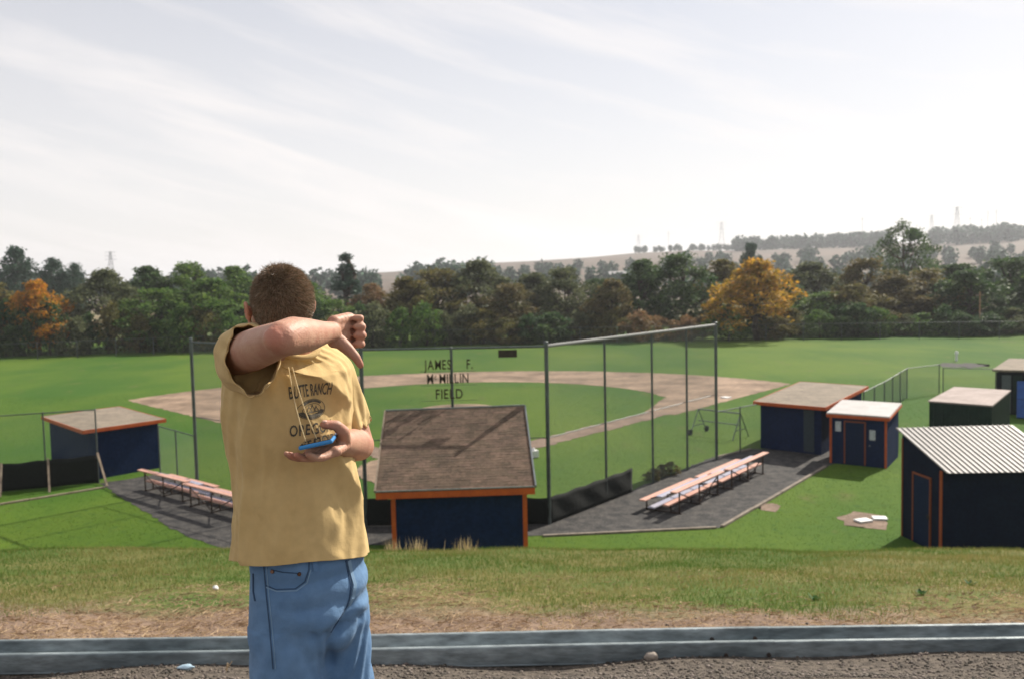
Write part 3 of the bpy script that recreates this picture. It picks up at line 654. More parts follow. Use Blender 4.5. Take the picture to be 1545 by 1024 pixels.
# lawn texture on the nearer field, kept off dirt, gravel and buildings
def inpoly(x, y, P):
    c = np.zeros(x.shape, bool); j = len(P) - 1
    for i in range(len(P)):
        xi, yi = P[i]; xj, yj = P[j]; c ^= ((yi > y) != (yj > y)) & (x < (xj - xi) * (y - yi) / (yj - yi + 1e-9) + xi); j = i
    return c
def lawn_ok(x, y):
    bad = inpoly(x, y, PAD)
    for P in (dlq, drq, bq, sq, cq, fq, [(-3.9, 27.25), (.36, 27.25), (.2, 30.75), (-4.1, 30.75)], OUT + inner): bad |= inpoly(x, y, [tuple(p) for p in P])
    bad |= np.hypot(x - HOME.x, y - HOME.y) < 4.1; bad |= np.hypot(x - MND.x, y - MND.y) < 2.9
    for B in (B1, B3): s_ = (x - HOME.x) * B.x + (y - HOME.y) * B.y; o_ = (x - HOME.x) * B.y - (y - HOME.y) * B.x; bad |= (s_ > 0) & (s_ < 40) & (np.abs(o_) < .9)
    return (~bad).astype(float)
lg = bladecol('lawn_blades', (.028, .086, .008), (.062, .124, .012), (.115, .135, .022), .12)
me = blades('lawn', 420000, (-48, 48), (24.5, 75), .02, .045, .022, lg, lambda x, y: lawn_ok(x, y) * np.clip(32 / y, .25, 1), .9, False, 9)
tag(obj('lawn', me), 'mown green lawn of the ball field', 'grass', kind='stuff')
stw = bladecol('dry_straw', (.20, .125, .070), (.36, .25, .15), (.50, .37, .23), 2)
me = blades('straw', 42000, (-8, 9), (6.95, 11.5), .03, .14, .007, stw, lambda x, y: (1 - edge(x, y) * .93), .5, True, 2)
tag(obj('straw', me), 'dry straw scattered over the bare soil behind the guardrail', 'straw', kind='stuff')
wd_ = bladecol('dry_weed', (.30, .22, .10), (.42, .33, .17), (.5, .4, .24), 3)
for i, (x, y, k) in enumerate(((-2.15, 15.1, 60), (-1.75, 15.0, 70), (-.95, 15.2, 50), (-.85, 14.8, 30))):
    g = random.Random(i); mb = MB((x, y, float(gz(x, y))))
    for j in range(k):
        bx, by = x + g.gauss(0, .09), y + g.gauss(0, .09); h = g.uniform(.1, .30); a = g.uniform(0, 6.28); z0 = float(gz(bx, by)) - .01
        tp = Vector((bx + math.cos(a) * h * .35, by + math.sin(a) * h * .35, z0 + h)); s_ = Vector((math.cos(a + 1.57), math.sin(a + 1.57), 0)) * .006
        mb.add([Vector((bx, by, z0)) - s_, Vector((bx, by, z0)) + s_, tp], [(0, 1, 2)])
    o = mb.build('dry_weed', wd_); o.location = (x, y, float(gz(x, y))); tag(o, 'tuft of dry yellow weeds on the bank crest before the shingled shed', 'weed', 'dry weed tufts on the crest')
# leafy weeds on the bank
lw = mat('weed_leaf', (.05, .13, .03), .6, island=.3, transl=.3)
for i, (x, y) in enumerate(((4.35, 9.3), (5.2, 9.9), (3.1, 9.0))):
    g = random.Random(50 + i); z0 = float(gz(x, y)); mb = MB((x, y, z0))
    for j in range(14):
        a = g.uniform(0, 6.28); r_ = g.uniform(.04, .085); d = Vector((math.cos(a), math.sin(a), g.uniform(.3, 1.0))) * r_; s_ = Vector((-math.sin(a), math.cos(a), 0)) * .02; b = Vector((x, y, z0))
        mb.add([b, b + d * .5 - s_, b + d, b + d * .5 + s_], [(0, 1, 2, 3)])
    o = mb.build('weed_plant', lw); o.location = (x, y, z0); tag(o, 'small leafy green weed growing in the bank grass', 'weed', 'leafy weeds on the bank')
# gravel stones in front of the rail
g = np.random.default_rng(5)
bm = bmesh.new(); bmesh.ops.create_icosphere(bm, subdivisions=1, radius=1); iv = np.array([v.co for v in bm.verts]); ifc = np.array([[v.index for v in f.verts] for f in bm.faces]); bm.free()
def stones(n, xr, yr, smin, smax, name, m, label):
    VV = []; FF = []
    x = g.uniform(*xr, n); y = g.uniform(*yr, n); s = smin * (smax / smin) ** (g.random(n) ** 2.2); z = gz(x, y)
    for i in range(n):
        th = g.uniform(0, 6.28); c_, s_ = math.cos(th), math.sin(th); v = iv * (1 + g.uniform(-.28, .28, (len(iv), 1))) * np.array([1, g.uniform(.6, 1), g.uniform(.45, .8)]) * s[i]
        v = np.stack([v[:, 0] * c_ - v[:, 1] * s_, v[:, 0] * s_ + v[:, 1] * c_, v[:, 2]], -1) + [x[i], y[i], z[i] + s[i] * .25]
        FF.append(ifc + len(iv) * i); VV.append(v)
    me = raw_mesh(name, np.concatenate(VV), np.concatenate(FF), 3); me.materials.append(m); return tag(obj(name, me), label, 'gravel', kind='stuff')
M['stone'] = mat('roadside_stone', (.085, .073, .061), .9, .3, 9, (.165, .14, .115), island=.6)
stones(14000, (-5.2, 5.6), (5.3, 6.78), .005, .020, 'gravel', M['stone'], 'loose roadside gravel in front of the guardrail')
stones(900, (-6.5, 6.5), (6.9, 9.2), .005, .016, 'pebbles', M['stone'], 'pebbles in the soil behind the guardrail')
def rock(name, p, r_, m, label, cat, sq=(1, .9, .8)):
    bm = bmesh.new(); bmesh.ops.create_icosphere(bm, subdivisions=3, radius=r_)
    for v in bm.verts: v.co *= 1 + .35 * noise.noise(v.co / r_ * 1.3 + Vector(p)); v.co = Vector((v.co.x * sq[0], v.co.y * sq[1], v.co.z * sq[2]))
    me = bpy.data.meshes.new(name); bm.to_mesh(me); bm.free(); me.polygons.foreach_set('use_smooth', [True] * len(me.polygons)); o = obj(name, me, m); o.location = p; return tag(o, label, cat)
rock('stone', (1.02, 6.62, float(gz(1.02, 6.62)) + .02), .05, mat('pale_round_stone', (.36, .31, .26), .9, .2, 9), 'pale rounded stone against the foot of the guardrail', 'stone')
rock('litter', (-3.6, 10.3, float(gz(-3.6, 10.3)) + .03), .035, M['white'], 'small crumpled white scrap on the bank grass', 'litter')
rock('litter', (-2.52, 6.5, float(gz(-2.52, 6.5)) + .015), .05, mat('pale_blue_foil', (.45, .6, .7), .3, metal=.3), 'crumpled pale blue wrapper in the gravel by the guardrail', 'litter', (1.3, .6, .4))
tag(MB().tube((-2.22, 6.42, 5.92), (-2.19, 6.46, 6.09), .010, .006, 7).tube((-2.195, 6.455, 6.05), (-2.16, 6.47, 6.10), .005, .003, 6).build('stick', mat('pale_stick', (.45, .33, .2), .9)), 'pale broken stick standing in the gravel by the guardrail', 'stick')

# ------------------------------------------------------------------ trees
def leafm(name, c, c2, tr=.4):
    return mat(name, c, .65, 0, .35, c2, island=.55, transl=tr, spec=.2)
LM = dict(
    dark=leafm('dark_green_leaves', (0.041, 0.090, 0.035), (0.072, 0.116, 0.033)),
    green=leafm('green_leaves', (0.072, 0.152, 0.030), (0.109, 0.172, 0.037)),
    olive=leafm('olive_leaves', (0.109, 0.112, 0.033), (0.152, 0.125, 0.037)),
    brown=leafm('brownish_olive_leaves', (.150, .118, .044), (.105, .10, .036), .4),
    grey=leafm('greyish_green_leaves', (0.116, 0.132, 0.062), (0.087, 0.106, 0.048)),
    orange=leafm('orange_autumn_leaves', (.50, .235, .02), (.36, .19, .025), .5),
    gold=leafm('golden_autumn_leaves', (.46, .275, .03), (.31, .205, .03), .5),
    rust=leafm('rusty_pink_leaves', (.25, .155, .07), (.17, .125, .05), .4),
    conifer=leafm('blue_green_needles', (0.032, 0.074, 0.050), (0.046, 0.090, 0.055), .15))
def crown_mesh(name, seed, H_, Wd, low=.12, nclump=70, per=85, lf=.30, gap=0.0, cone=False):
    g = np.random.default_rng(seed); cen = []; rad = []
    lobes = [(np.array([g.normal(0, .22) * Wd, g.normal(0, .22) * Wd, H_ * g.uniform(.35, .8)]), Wd * g.uniform(.22, .34)) for _ in range(7)]
    tries = 0
    while len(cen) < nclump and tries < 20000:
        tries += 1; zz = g.uniform(low, 1.0) ** (.9)
        if cone: rr = .5 * Wd * (1.04 - zz) * math.sqrt(g.uniform(.1, 1))
        else:
            pr = math.sin(math.pi * min(1, (zz - low + .10) / (1.10 - low)) ** .82); rr = .5 * Wd * max(.12, pr) * math.sqrt(g.uniform(.05, 1))
        a = g.uniform(0, 2 * np.pi); p = np.array([rr * math.cos(a), rr * math.sin(a), zz * H_])
        if not cone and min(np.linalg.norm((p - c) * [1, 1, .9]) - r_ for c, r_ in lobes) > .35 + (0 if zz > .45 else .9): continue
        cen.append(p); rad.append((Wd * .085 + .25) * g.uniform(.6, 1.25) * (1 if not cone else .8))
    V = []
    for c, r_ in zip(cen, rad):
        k = int(per * g.uniform(.7, 1.3)); d = g.normal(size=(k, 3)); d /= np.linalg.norm(d, axis=1)[:, None]; rr = r_ * g.uniform(.25, 1.12, (k, 1)) ** .6
        p = c + d * rr * [1, 1, .8]
        u = g.normal(size=(k, 3)); u /= np.linalg.norm(u, axis=1)[:, None]; v = np.cross(u, g.normal(size=(k, 3))); v /= np.linalg.norm(v, axis=1)[:, None]; s = lf * g.uniform(.5, 1.2, (k, 1))
        V.append(np.stack([p - u * s * .6, p - v * s * .35, p + u * s * .6, p + v * s * .35], 1))
    V = np.concatenate(V); n = len(V)
    me = raw_mesh(name, V.reshape(-1, 3), np.arange(4 * n).reshape(-1, 4), 4); me.materials.append(LM['dark']); return me, cen
def trunk_mesh(name, cen, H_, Wd, seed, cone=False):
    g = random.Random(seed); mb = MB(); r0 = .028 * H_
    pts = [Vector((0, 0, -.2))] + [Vector((g.gauss(0, .02 * H_), g.gauss(0, .02 * H_), H_ * k)) for k in ((.15, .3, .45, .6, .75) if not cone else (.25, .5, .75, .95))]
    rs = [r0 * (1 - .16 * i) for i in range(len(pts))]; mb.path(pts, rs, 8)
    for c in cen[::3]:
        c = Vector(c); b = min(pts[1:], key=lambda q_: abs(q_.z - c.z * .7)); mid = b.lerp(c, .5) + Vector((0, 0, -.04 * H_)) * (1 if not cone else .2)
        mb.path([b, mid, c], [r0 * .34, r0 * .22, r0 * .07], 5)
    return mesh(name, mb.V, mb.F, True)
TV = {}
for k, (H_, Wd, low, nc, per, lf, cone) in dict(a=(12, 9, .10, 95, 85, .36, False), b=(12, 8, .08, 90, 85, .36, False), c=(12, 10, .12, 105, 80, .38, False), d=(12, 7, .14, 70, 85, .34, False),
                                                cot=(16, 11, .42, 62, 85, .34, False), con=(14, 5.5, .05, 85, 70, .30, True), bush=(5, 6.5, .02, 55, 70, .30, False), bush2=(5, 5.5, .02, 48, 70, .30, False)).items():
    cm, cn = crown_mesh('crown', hash_ := sum(map(ord, k)) * 13, H_, Wd, low, nc, per, lf, 0, cone); TV[k] = (cm, trunk_mesh('trunk', cn, H_, Wd, hash_, cone), H_, Wd)
def tree(var, mk, x, y, h, wdt, rz, name, label, cat='tree', group=None):
    cm, tm, H_, Wd = TV[var]; t = thing(name, label, cat, (x, y, 0), rz, group); t.scale = (wdt / Wd, wdt / Wd, h / H_)
    o = obj('crown', cm, None, t); o.material_slots[0].link = 'OBJECT'; o.material_slots[0].material = LM[mk]
    obj('trunk', tm, M['barkm'], t); return t
# px centre, top px, width px, distance, variant, leaves -> solved to metres here once (a row of trees across the far side of the field)
def place(cx, ty, wpx, Y):
    hor = 425 - .022 * (cx - 772); return (cx - 772) / 1330 * Y, CAMZ + (hor - ty) / 1330 * Y, wpx / 1330 * Y
T_LAB = dict(dark='dark green leafy tree in the row beyond the outfield', green='bright green leafy tree in the row beyond the outfield', olive='dull olive leafy tree in the row beyond the outfield',
             brown='brownish turning tree in the row beyond the outfield', grey='greyish green tree in the row beyond the outfield')
SPEC = [(-70, 400, 130, 134, 'a', 'dark'), (-10, 425, 100, 132, 'b', 'olive'), (160, 412, 115, 134, 'c', 'grey'), (222, 402, 90, 142, 'b', 'dark'), (235, 432, 110, 130, 'a', 'green'), (290, 392, 95, 146, 'a', 'green'), (318, 425, 130, 131, 'c', 'green'), (352, 402, 85, 144, 'b', 'green'),
        (410, 415, 110, 138, 'a', 'dark'), (470, 425, 100, 150, 'b', 'green'), (500, 450, 90, 132, 'a', 'green'), (610, 418, 90, 136, 'b', 'olive'), (660, 402, 120, 138, 'a', 'olive'), (722, 398, 120, 141, 'c', 'grey'), (770, 425, 100, 133, 'a', 'brown'),
        (805, 412, 95, 144, 'b', 'grey'), (855, 400, 105, 138, 'a', 'grey'), (905, 415, 70, 143, 'd', 'dark'), (965, 392, 100, 137, 'b', 'dark'), (925, 425, 80, 131, 'c', 'brown'), (1030, 378, 110, 139, 'a', 'dark'), (1088, 392, 90, 144, 'b', 'olive'),
        (1225, 400, 120, 150, 'c', 'grey'), (1250, 440, 100, 132, 'b', 'green'), (1310, 386, 95, 140, 'a', 'brown'), (1290, 432, 110, 131, 'c', 'olive'), (1352, 415, 105, 134, 'b', 'brown'), (1405, 402, 110, 138, 'a', 'olive'), (1445, 392, 80, 150, 'd', 'dark'), (1460, 412, 120, 131, 'c', 'dark'),
        (1520, 385, 110, 136, 'a', 'dark'), (1580, 395, 110, 131, 'b', 'dark'), (1640, 385, 120, 133, 'c', 'olive'), (1180, 425, 110, 139, 'd', 'dark')]
LMK = [(58, 'the bright orange tree'), (380, 'the standing person'), (525, 'the pointed conifer'), (690, 'the field name letters'), (880, 'the farm building on the hill'), (1143, 'the broad golden tree'), (1368, 'the tallest open crowned tree'), (1560, 'the dark far shed')]
AD = dict(dark='dark green', green='bright green', olive='dull olive', brown='brownish turning', grey='greyish green', rust='rusty coloured')
def tlab(mk, cx, what='tree'):
    nm = min(LMK, key=lambda q_: abs(q_[0] - cx))[1]; s_ = AD[mk] + (' leafy tree' if what == 'tree' else ' shrub') + (' beyond the outfield near ' if what == 'tree' else ' at the outfield edge near ') + nm
    return s_, what, AD[mk] + ' ' + what + 's near ' + nm
for i, (cx, ty, wp, Y, v, mk) in enumerate(SPEC):
    x, h, wdt = place(cx, ty, wp * 1.28, Y); tree(v, mk, x, Y, h, wdt, i * 1.7, 'deciduous_tree', *tlab(mk, cx))
for cx, ty, wp, Y, v, mk, nm, lab in ((58, 428, 112, 126, 'c', 'orange', 'autumn_tree', 'bright orange autumn tree beyond the outfield past the dugout with props'), (1143, 396, 162, 124, 'c', 'gold', 'autumn_tree', 'broad golden orange autumn tree at the outfield edge behind the backstop'),
                                      (525, 386, 84, 158, 'con', 'conifer', 'conifer', 'pointed dark blue green conifer rising over the tree row'), (558, 428, 92, 139, 'b', 'rust', 'autumn_tree', 'pinkish rust coloured tree beside the pointed conifer'), (1368, 332, 108, 172, 'cot', 'dark', 'cottonwood_tree', 'tallest open crowned tree standing above the far tree row'),
                                      (1133, 360, 42, 230, 'd', 'conifer', 'deciduous_tree', 'slim bluish tree behind the broad golden tree')):
    x, h, wdt = place(cx, ty, wp, Y); tree(v, mk, x, Y, h, wdt, cx * .1, nm, lab)
for i, (cx, ty, wp) in enumerate(((-40, 385, 90), (30, 378, 80), (85, 390, 60), (115, 394, 45))):
    x, h, wdt = place(cx, ty, wp * 1.15, 215); tree('acba'[i], 'conifer', x, 215, h, wdt, i * 2.1, 'deciduous_tree', 'hazy blue green tree standing far behind the orange tree', 'tree', 'hazy trees behind the orange tree')
k = 0
for cx in range(-90, 1660, 33):
    r_ = random.Random(cx); Y = 127.5 + r_.uniform(-1.5, 3) - abs(cx - 700) * .006; x, h, wdt = place(cx + r_.uniform(-8, 8), 470 + r_.uniform(-14, 12), 62 * r_.uniform(.85, 1.3), Y)
    mk = r_.choice(['dark', 'olive', 'grey', 'dark', 'green']) if not 890 < cx < 1070 else r_.choice(['brown', 'rust', 'olive'])
    tree('bush' if k % 2 else 'bush2', mk, x, Y, max(3, h), wdt, k * 1.3, 'shrub', *tlab(mk, cx, 'shrub')); k += 1
# weeds along the foot of the backstop
for i, (x, y) in enumerate(((6.1, 38.4), (6.6, 39.2), (7.1, 39.7))):
    t_ = tree('bush', 'brown', x, y, .55, 1.0, i, 'weed_clump', 'brown dry weed clump at the foot of the backstop wing', 'weed', 'dry weeds along the backstop')
# far-off wooded belts on the hill: one mass
g = np.random.default_rng(3); V = []
def belt(px0, px1, n, hmin, hmax, Y0, Y1):
    for _ in range(n):
        Y = g.uniform(Y0, Y1); x = (g.uniform(px0, px1) - 772) / 1330 * Y; z = float(hill_z(x, Y)); h = g.uniform(hmin, hmax); k = 130
        d = g.normal(size=(k, 3)); d /= np.linalg.norm(d, axis=1)[:, None]; p = np.array([x, Y, z + h * .5]) + d * g.uniform(.3, 1, (k, 1)) * [h * .42, h * .42, h * .52]
        u = g.normal(size=(k, 3)); u /= np.linalg.norm(u, axis=1)[:, None]; v = np.cross(u, g.normal(size=(k, 3))); v /= np.linalg.norm(v, axis=1)[:, None]; s = h * .13
        V.append(np.stack([p - u * s, p - v * s * .6, p + u * s, p + v * s * .6], 1))
belt(1110, 1345, 190, 10, 21, 1150, 1420); belt(1405, 1700, 230, 10, 24, 1100, 1380); belt(960, 1110, 40, 6, 12, 1250, 1450); belt(1000, 1700, 120, 8, 15, 600, 850); belt(-200, 760, 150, 10, 20, 420, 700); belt(760, 1000, 40, 8, 14, 420, 800); belt(1000, 1600, 80, 7, 12, 330, 520)
V = np.concatenate(V); me = raw_mesh('distant_woods', V.reshape(-1, 3), np.arange(4 * len(V)).reshape(-1, 4), 4); me.materials.append(LM['conifer']); tag(obj('distant_woods', me), 'far belts of trees on the hazy hill', 'woods', kind='stuff')
# pale farm building on the hillside
x, _, _ = place(935, 400, 10, 620); hz0 = float(hill_z(x, 620)); fh = thing('farm_building', 'small pale farm building on the hazy hillside', 'building', (x, 620, hz0)); ORG[fh] = Vector((0, 0, 0))
MB().box((0, 0, 2), (14, 7, 5)).build('wall', M['house'], fh)
MB().add([(-7.4, -4, 4.5), (7.4, -4, 4.5), (7.4, 4, 4.5), (-7.4, 4, 4.5), (-7.4, 0, 6.6), (7.4, 0, 6.6)], [(0, 1, 5, 4), (2, 3, 4, 5), (0, 4, 3), (1, 2, 5), (0, 3, 2, 1)]).build('roof', M['whiteroof'], fh)
# pylons and power poles
def pylon(px, top, Y, label):
    x = (px - 772) / 1330 * Y; zb = float(hill_z(x, Y)) if Y >= 300 else 0; hor = 425 - .022 * (px - 772); zt = CAMZ + (hor - top) / 1330 * Y; h = zt - zb
    t = thing('power_pylon', label, 'pylon', (x, Y, zb)); ORG[t] = Vector((0, 0, 0)); r_ = .16
    def lv(k): s = h * (.11 * (1 - k) ** 1.4 + .02); return [Vector((a * s, b * s, h * k)) for a, b in ((-1, -1), (1, -1), (1, 1), (-1, 1))]
    ks = [0, .22, .42, .6, .75, .88, 1]; mb = MB()
    for i in range(len(ks) - 1):
        A, B = lv(ks[i]), lv(ks[i + 1])
        for j in range(4): mb.tube(A[j], B[j], r_, n=4); mb.tube(A[j], B[(j + 1) % 4], r_ * .6, n=4); mb.tube(A[(j + 1) % 4], B[j], r_ * .6, n=4)
    mb.build('lattice', M['pylon'], t)
    for k in (.78, .88, .97): MB().tube((-h * .16, 0, h * k), (h * .16, 0, h * k), r_, n=4).tube((-h * .16, 0, h * k), (0, 0, h * (k + .03)), r_ * .6, n=4).tube((h * .16, 0, h * k), (0, 0, h * (k + .03)), r_ * .6, n=4).build('crossarm', M['pylon'], t)
for px, tp, Y, lb in ((1443, 313, 1300, 'lattice power pylon on the hill crest among several poles'), (1405, 325, 1700, 'fainter lattice power pylon just behind the taller one'), (1090, 336, 1700, 'hazy lattice power pylon on the hill above the golden tree'), (965, 355, 2000, 'faint lattice power pylon on the left slope of the hill'), (172, 380, 900, 'hazy lattice power pylon above the trees past the orange tree')): pylon(px, tp, Y, lb)
for px, tp, Y in ((1301, 328, 1250), (1463, 328, 1250), (1489, 318, 1250), (1502, 317, 1200), (1010, 350, 1500), (1480, 330, 1350)):
    x = (px - 772) / 1330 * Y; zb = float(hill_z(x, Y)); zt = CAMZ + (425 - .022 * (px - 772) - tp) / 1330 * Y
    t = thing('power_pole', 'slim power pole on the hazy hill crest', 'pole', (x, Y, zb), 0, 'power poles on the hill'); ORG[t] = Vector((0, 0, 0))
    MB().tube((0, 0, -1), (0, 0, zt - zb), .32, .22, 6).build('shaft', M['pylon'], t); MB().box((0, 0, (zt - zb) * .92), (4.5, .3, .3)).build('crossarm', M['pylon'], t)
x, h, _ = place(1479, 440, 5, 123); t = thing('utility_pole', 'thin pale wooden pole before the dark trees near the far shed', 'pole', (x, 123, 0)); MB(ORG[t]).tube((x, 123, 0), (x, 123, h), .13, .09, 8).build('shaft', mat('pale_pole_wood', (.30, .19, .10), .9), t); MB(ORG[t]).box((x, 123, h - .5), (1.2, .1, .1)).build('crossarm', M['timber'], t)
# ------------------------------------------------------------------ the person
PB = Vector((-.53, 2.1, float(gz(-.53, 2.1))))
person = thing('person', 'person in yellow t-shirt and blue jeans with face hidden behind a raised arm', 'person', PB)
def vec(*a): return Vector(a)
def ball(bm, c, r, Mx=None, sub=2):
    r = (r, r, r) if not hasattr(r, '__len__') else r
    m = Matrix.Translation(c) @ (Mx.to_4x4() if Mx is not None else Matrix.Identity(4)) @ Matrix.Diagonal((*r, 1)); bmesh.ops.create_icosphere(bm, subdivisions=sub, radius=1, matrix=m)
def chain_balls(bm, pts, rads, step=.35, sub=2):
    """tapered limb: balls at the joints joined by cones"""
    for i in range(len(pts)): ball(bm, Vector(pts[i]), rads[i], None, 3 if rads[i] > .02 else 2)
    for i in range(len(pts) - 1):
        a, b = Vector(pts[i]), Vector(pts[i + 1]); d = b - a
        if d.length < 1e-4: continue
        m = Matrix.Translation((a + b) / 2) @ d.to_track_quat('Z', 'Y').to_matrix().to_4x4()
        bmesh.ops.create_cone(bm, cap_ends=True, cap_tris=False, segments=28, radius1=rads[i], radius2=rads[i + 1], depth=d.length, matrix=m)
def fuse(bm, name, voxel, smooth_it, m, parent, off, fac=.5, post=None):
    me = bpy.data.meshes.new(name); bm.to_mesh(me); bm.free(); o = bpy.data.objects.new(name, me); C.objects.link(o)
    r_ = o.modifiers.new('r', 'REMESH'); r_.mode = 'VOXEL'; r_.voxel_size = voxel; r_.use_smooth_shade = True
    s_ = o.modifiers.new('s', 'SMOOTH'); s_.iterations = smooth_it; s_.factor = fac
    dg = bpy.context.evaluated_depsgraph_get(); dg.update(); nm = bpy.data.meshes.new_from_object(o.evaluated_get(dg)); bpy.data.objects.remove(o); bpy.data.meshes.remove(me)
    if post: post(nm)
    nm.transform(Matrix.Translation(-Vector(off))); nm.materials.clear(); nm.name = name
    nm.polygons.foreach_set('use_smooth', [True] * len(nm.polygons)); nm.update()
    return obj(name, nm, m, parent)
# head frame: face turned slightly to +X, bowed
yw, pt_ = R(30), R(40); f0 = vec(math.sin(yw), -math.cos(yw), 0); lat = vec(math.cos(yw), math.sin(yw), 0)
hf = f0 * math.cos(pt_) - vec(0, 0, 1) * math.sin(pt_); hu = f0 * math.sin(pt_) + vec(0, 0, 1) * math.cos(pt_)
HM = Matrix((lat, hf, hu)).transposed(); HC = vec(-.523, 2.0, 8.848)
HS = .87
def H3(a, b, c): return HC + (lat * a + hf * b + hu * c) * HS
bm = bmesh.new()
ball(bm, H3(0, -.004, .018), tuple(HS * q for q in (.069, .092, .088)), HM, 3); ball(bm, H3(0, .022, -.035), tuple(HS * q for q in (.058, .066, .075)), HM, 3)
ball(bm, H3(0, .05, -.082), tuple(HS * q for q in (.040, .036, .028)), HM); ball(bm, H3(0, .062, -.112), tuple(HS * q for q in (.022, .018, .017)), HM)      # jaw, chin
for s in (-1, 1): ball(bm, H3(s * .040, .05, -.03), tuple(HS * q for q in (.020, .024, .02)), HM); ball(bm, H3(s * .042, .025, -.075), tuple(HS * q for q in (.020, .035, .03)), HM); ball(bm, H3(s * .026, .076, .018), tuple(HS * q for q in (.024, .013, .009)), HM)
chain_balls(bm, [H3(0, .085, .012), H3(0, .098, -.012), H3(0, .108, -.028)], [.009, .010, .013]); ball(bm, H3(.011, .098, -.033), .008); ball(bm, H3(-.011, .098, -.033), .008)
ball(bm, H3(0, .086, -.056), tuple(HS * q for q in (.022, .011, .006)), HM); ball(bm, H3(0, .084, -.067), tuple(HS * q for q in (.019, .011, .007)), HM)      # lips
for s in (-1, 1): ball(bm, H3(s * .030, .078, .004), tuple(HS * q for q in (.013, .010, .010)), HM)                                      # closed lids
for s in (-1, 1):                                                                                              # ears
    for k in range(14):
        a = R(-70 + k * 235 / 13); ball(bm, H3(s * (.083 + .006 * math.sin(a)), -.008 - .017 * math.cos(a), -.012 + .028 * math.sin(a)), .0052)
    ball(bm, H3(s * .077, -.006, -.014), tuple(HS * q for q in (.007, .015, .024)), HM); ball(bm, H3(s * .075, .004, -.040), tuple(HS * q for q in (.006, .009, .009)), HM)
chain_balls(bm, [H3(0, -.03, -.05), vec(-.528, 2.06, 8.78), vec(-.532, 2.09, 8.72)], [.054, .055, .062])           # neck
# torso core and legs, inside the clothes
for z, a, b in ((8.72, .13, .07), (8.62, .135, .08), (8.5, .125, .08), (8.38, .12, .085), (8.24, .125, .09)): ball(bm, vec(-.53, 2.11, z), (a * .82, b * .85, .09), Matrix.Rotation(R(45), 3, 'Z'), 2)
LEGR = [vec(-.545, 2.06, 8.12), vec(-.545, 2.035, 7.72), vec(-.55, 2.05, 7.30)]; LEGL = [vec(-.465, 2.155, 8.12), vec(-.435, 2.16, 7.72), vec(-.425, 2.19, 7.30)]
for lg in (LEGR, LEGL): chain_balls(bm, lg, [.055, .045, .036])
# right arm, raised across the face
RS, RE, RW = vec(-.615, 1.975, 8.748), vec(-.447, 1.705, 8.800), vec(-.397, 1.935, 8.799)
chain_balls(bm, [RS, RS.lerp(RE, .35), RS.lerp(RE, .7), RE], [.044, .0445, .040, .0340])
ball(bm, RE + vec(-.006, -.016, .0), .026)
chain_balls(bm, [RE, RE.lerp(RW, .22) + vec(0, 0, .002), RE.lerp(RW, .5), RE.lerp(RW, .8), RW], [.0340, .0385, .0345, .0255, .0225])
# right fist: palm turned toward +X, fingers stacked, thumb hanging down
u = vec(.36, .93, -.05).normalized(); m_ = vec(.90, -.40, 0).normalized(); m_ = (m_ - u * m_.dot(u)).normalized(); dn = -(u.cross(m_)).normalized(); dn = dn if dn.z < 0 else -dn
PC = RW + u * .045
for k in range(5):
    for j in range(4): ball(bm, RW + u * (.012 + .058 * k / 4) + dn * (-.030 + .020 * j) * (.75 + .25 * k / 4), (.016, .016, .0145), None, 2)
for j, (ln, rr) in enumerate(((.026, .0080), (.030, .0088), (.031, .0090), (.028, .0088))):                       # little finger on top ... index at the bottom
    b = RW + u * .074 + dn * (-.030 + .0195 * j)
    p1 = b + (u * .42 + m_ * .9).normalized() * ln; p2 = p1 + (-u * .75 + m_ * .42).normalized() * ln * .72; p3 = p2 + (-u * .6 - m_ * .8).normalized() * ln * .5
    chain_balls(bm, [b, p1, p2, p3], [rr * 1.12, rr * 1.05, rr, rr * .85])
tb_ = RW + u * .018 + dn * .020 + m_ * .008; t1 = tb_ + dn * .018 + u * .008 + m_ * .018; t2 = t1 + dn * .018 + m_ * .018 + u * .004; t3 = t2 + dn * .018 + m_ * .008 + u * .006
chain_balls(bm, [tb_, t1, t2, t3], [.0165, .0135, .0105, .0082])
# left arm: elbow at the side, forearm toward the camera, palm up
LS, LE, LW = vec(-.457, 2.215, 8.712), vec(-.398, 2.235, 8.492), vec(-.409, 2.035, 8.535)
chain_balls(bm, [LS + vec(0, 0, -.012), LS.lerp(LE, .5), LE], [.038, .042, .0385])
chain_balls(bm, [LE, LE.lerp(LW, .25), LE.lerp(LW, .6), LW], [.0395, .0415, .035, .0265])
h = vec(-.26, -.96, -.02).normalized(); sT = vec(.96, -.26, .06).normalized(); up = sT.cross(h); up = up if up.z > 0 else -up
for k in range(5):
    for j in range(4): ball(bm, LW + h * (.014 + .066 * k / 4) + sT * (-.030 + .020 * j) * (.75 + .25 * k / 4) - up * .004, (.0165, .0165, .0135))
for j, (ln, rr) in enumerate(((.030, .0080), (.036, .0086), (.039, .0090), (.036, .0090))):                       # little finger to index
    b = LW + h * .082 + sT * (-.030 + .0195 * j) - up * .006; fd = (h + sT * (-.42 + .04 * j)).normalized()
    p1 = b + fd * ln - up * .004; p2 = p1 + fd * ln * .72 + up * .006; p3 = p2 + fd * ln * .5 + up * .012
    chain_balls(bm, [b, p1, p2, p3], [rr * 1.1, rr * 1.02, rr * .96, rr * .8])
th0 = LW + h * .022 + sT * .024 + up * .008; th1 = th0 + h * .020 + sT * .012 + up * .024; th2 = th1 + h * .022 - sT * .004 + up * .020; th3 = th2 + h * .018 - sT * .016 + up * .006
chain_balls(bm, [th0, th1, th2, th3], [.0185, .0150, .0120, .0105]); ball(bm, th3 + h * .004 - sT * .002, (.0112, .0112, .010))
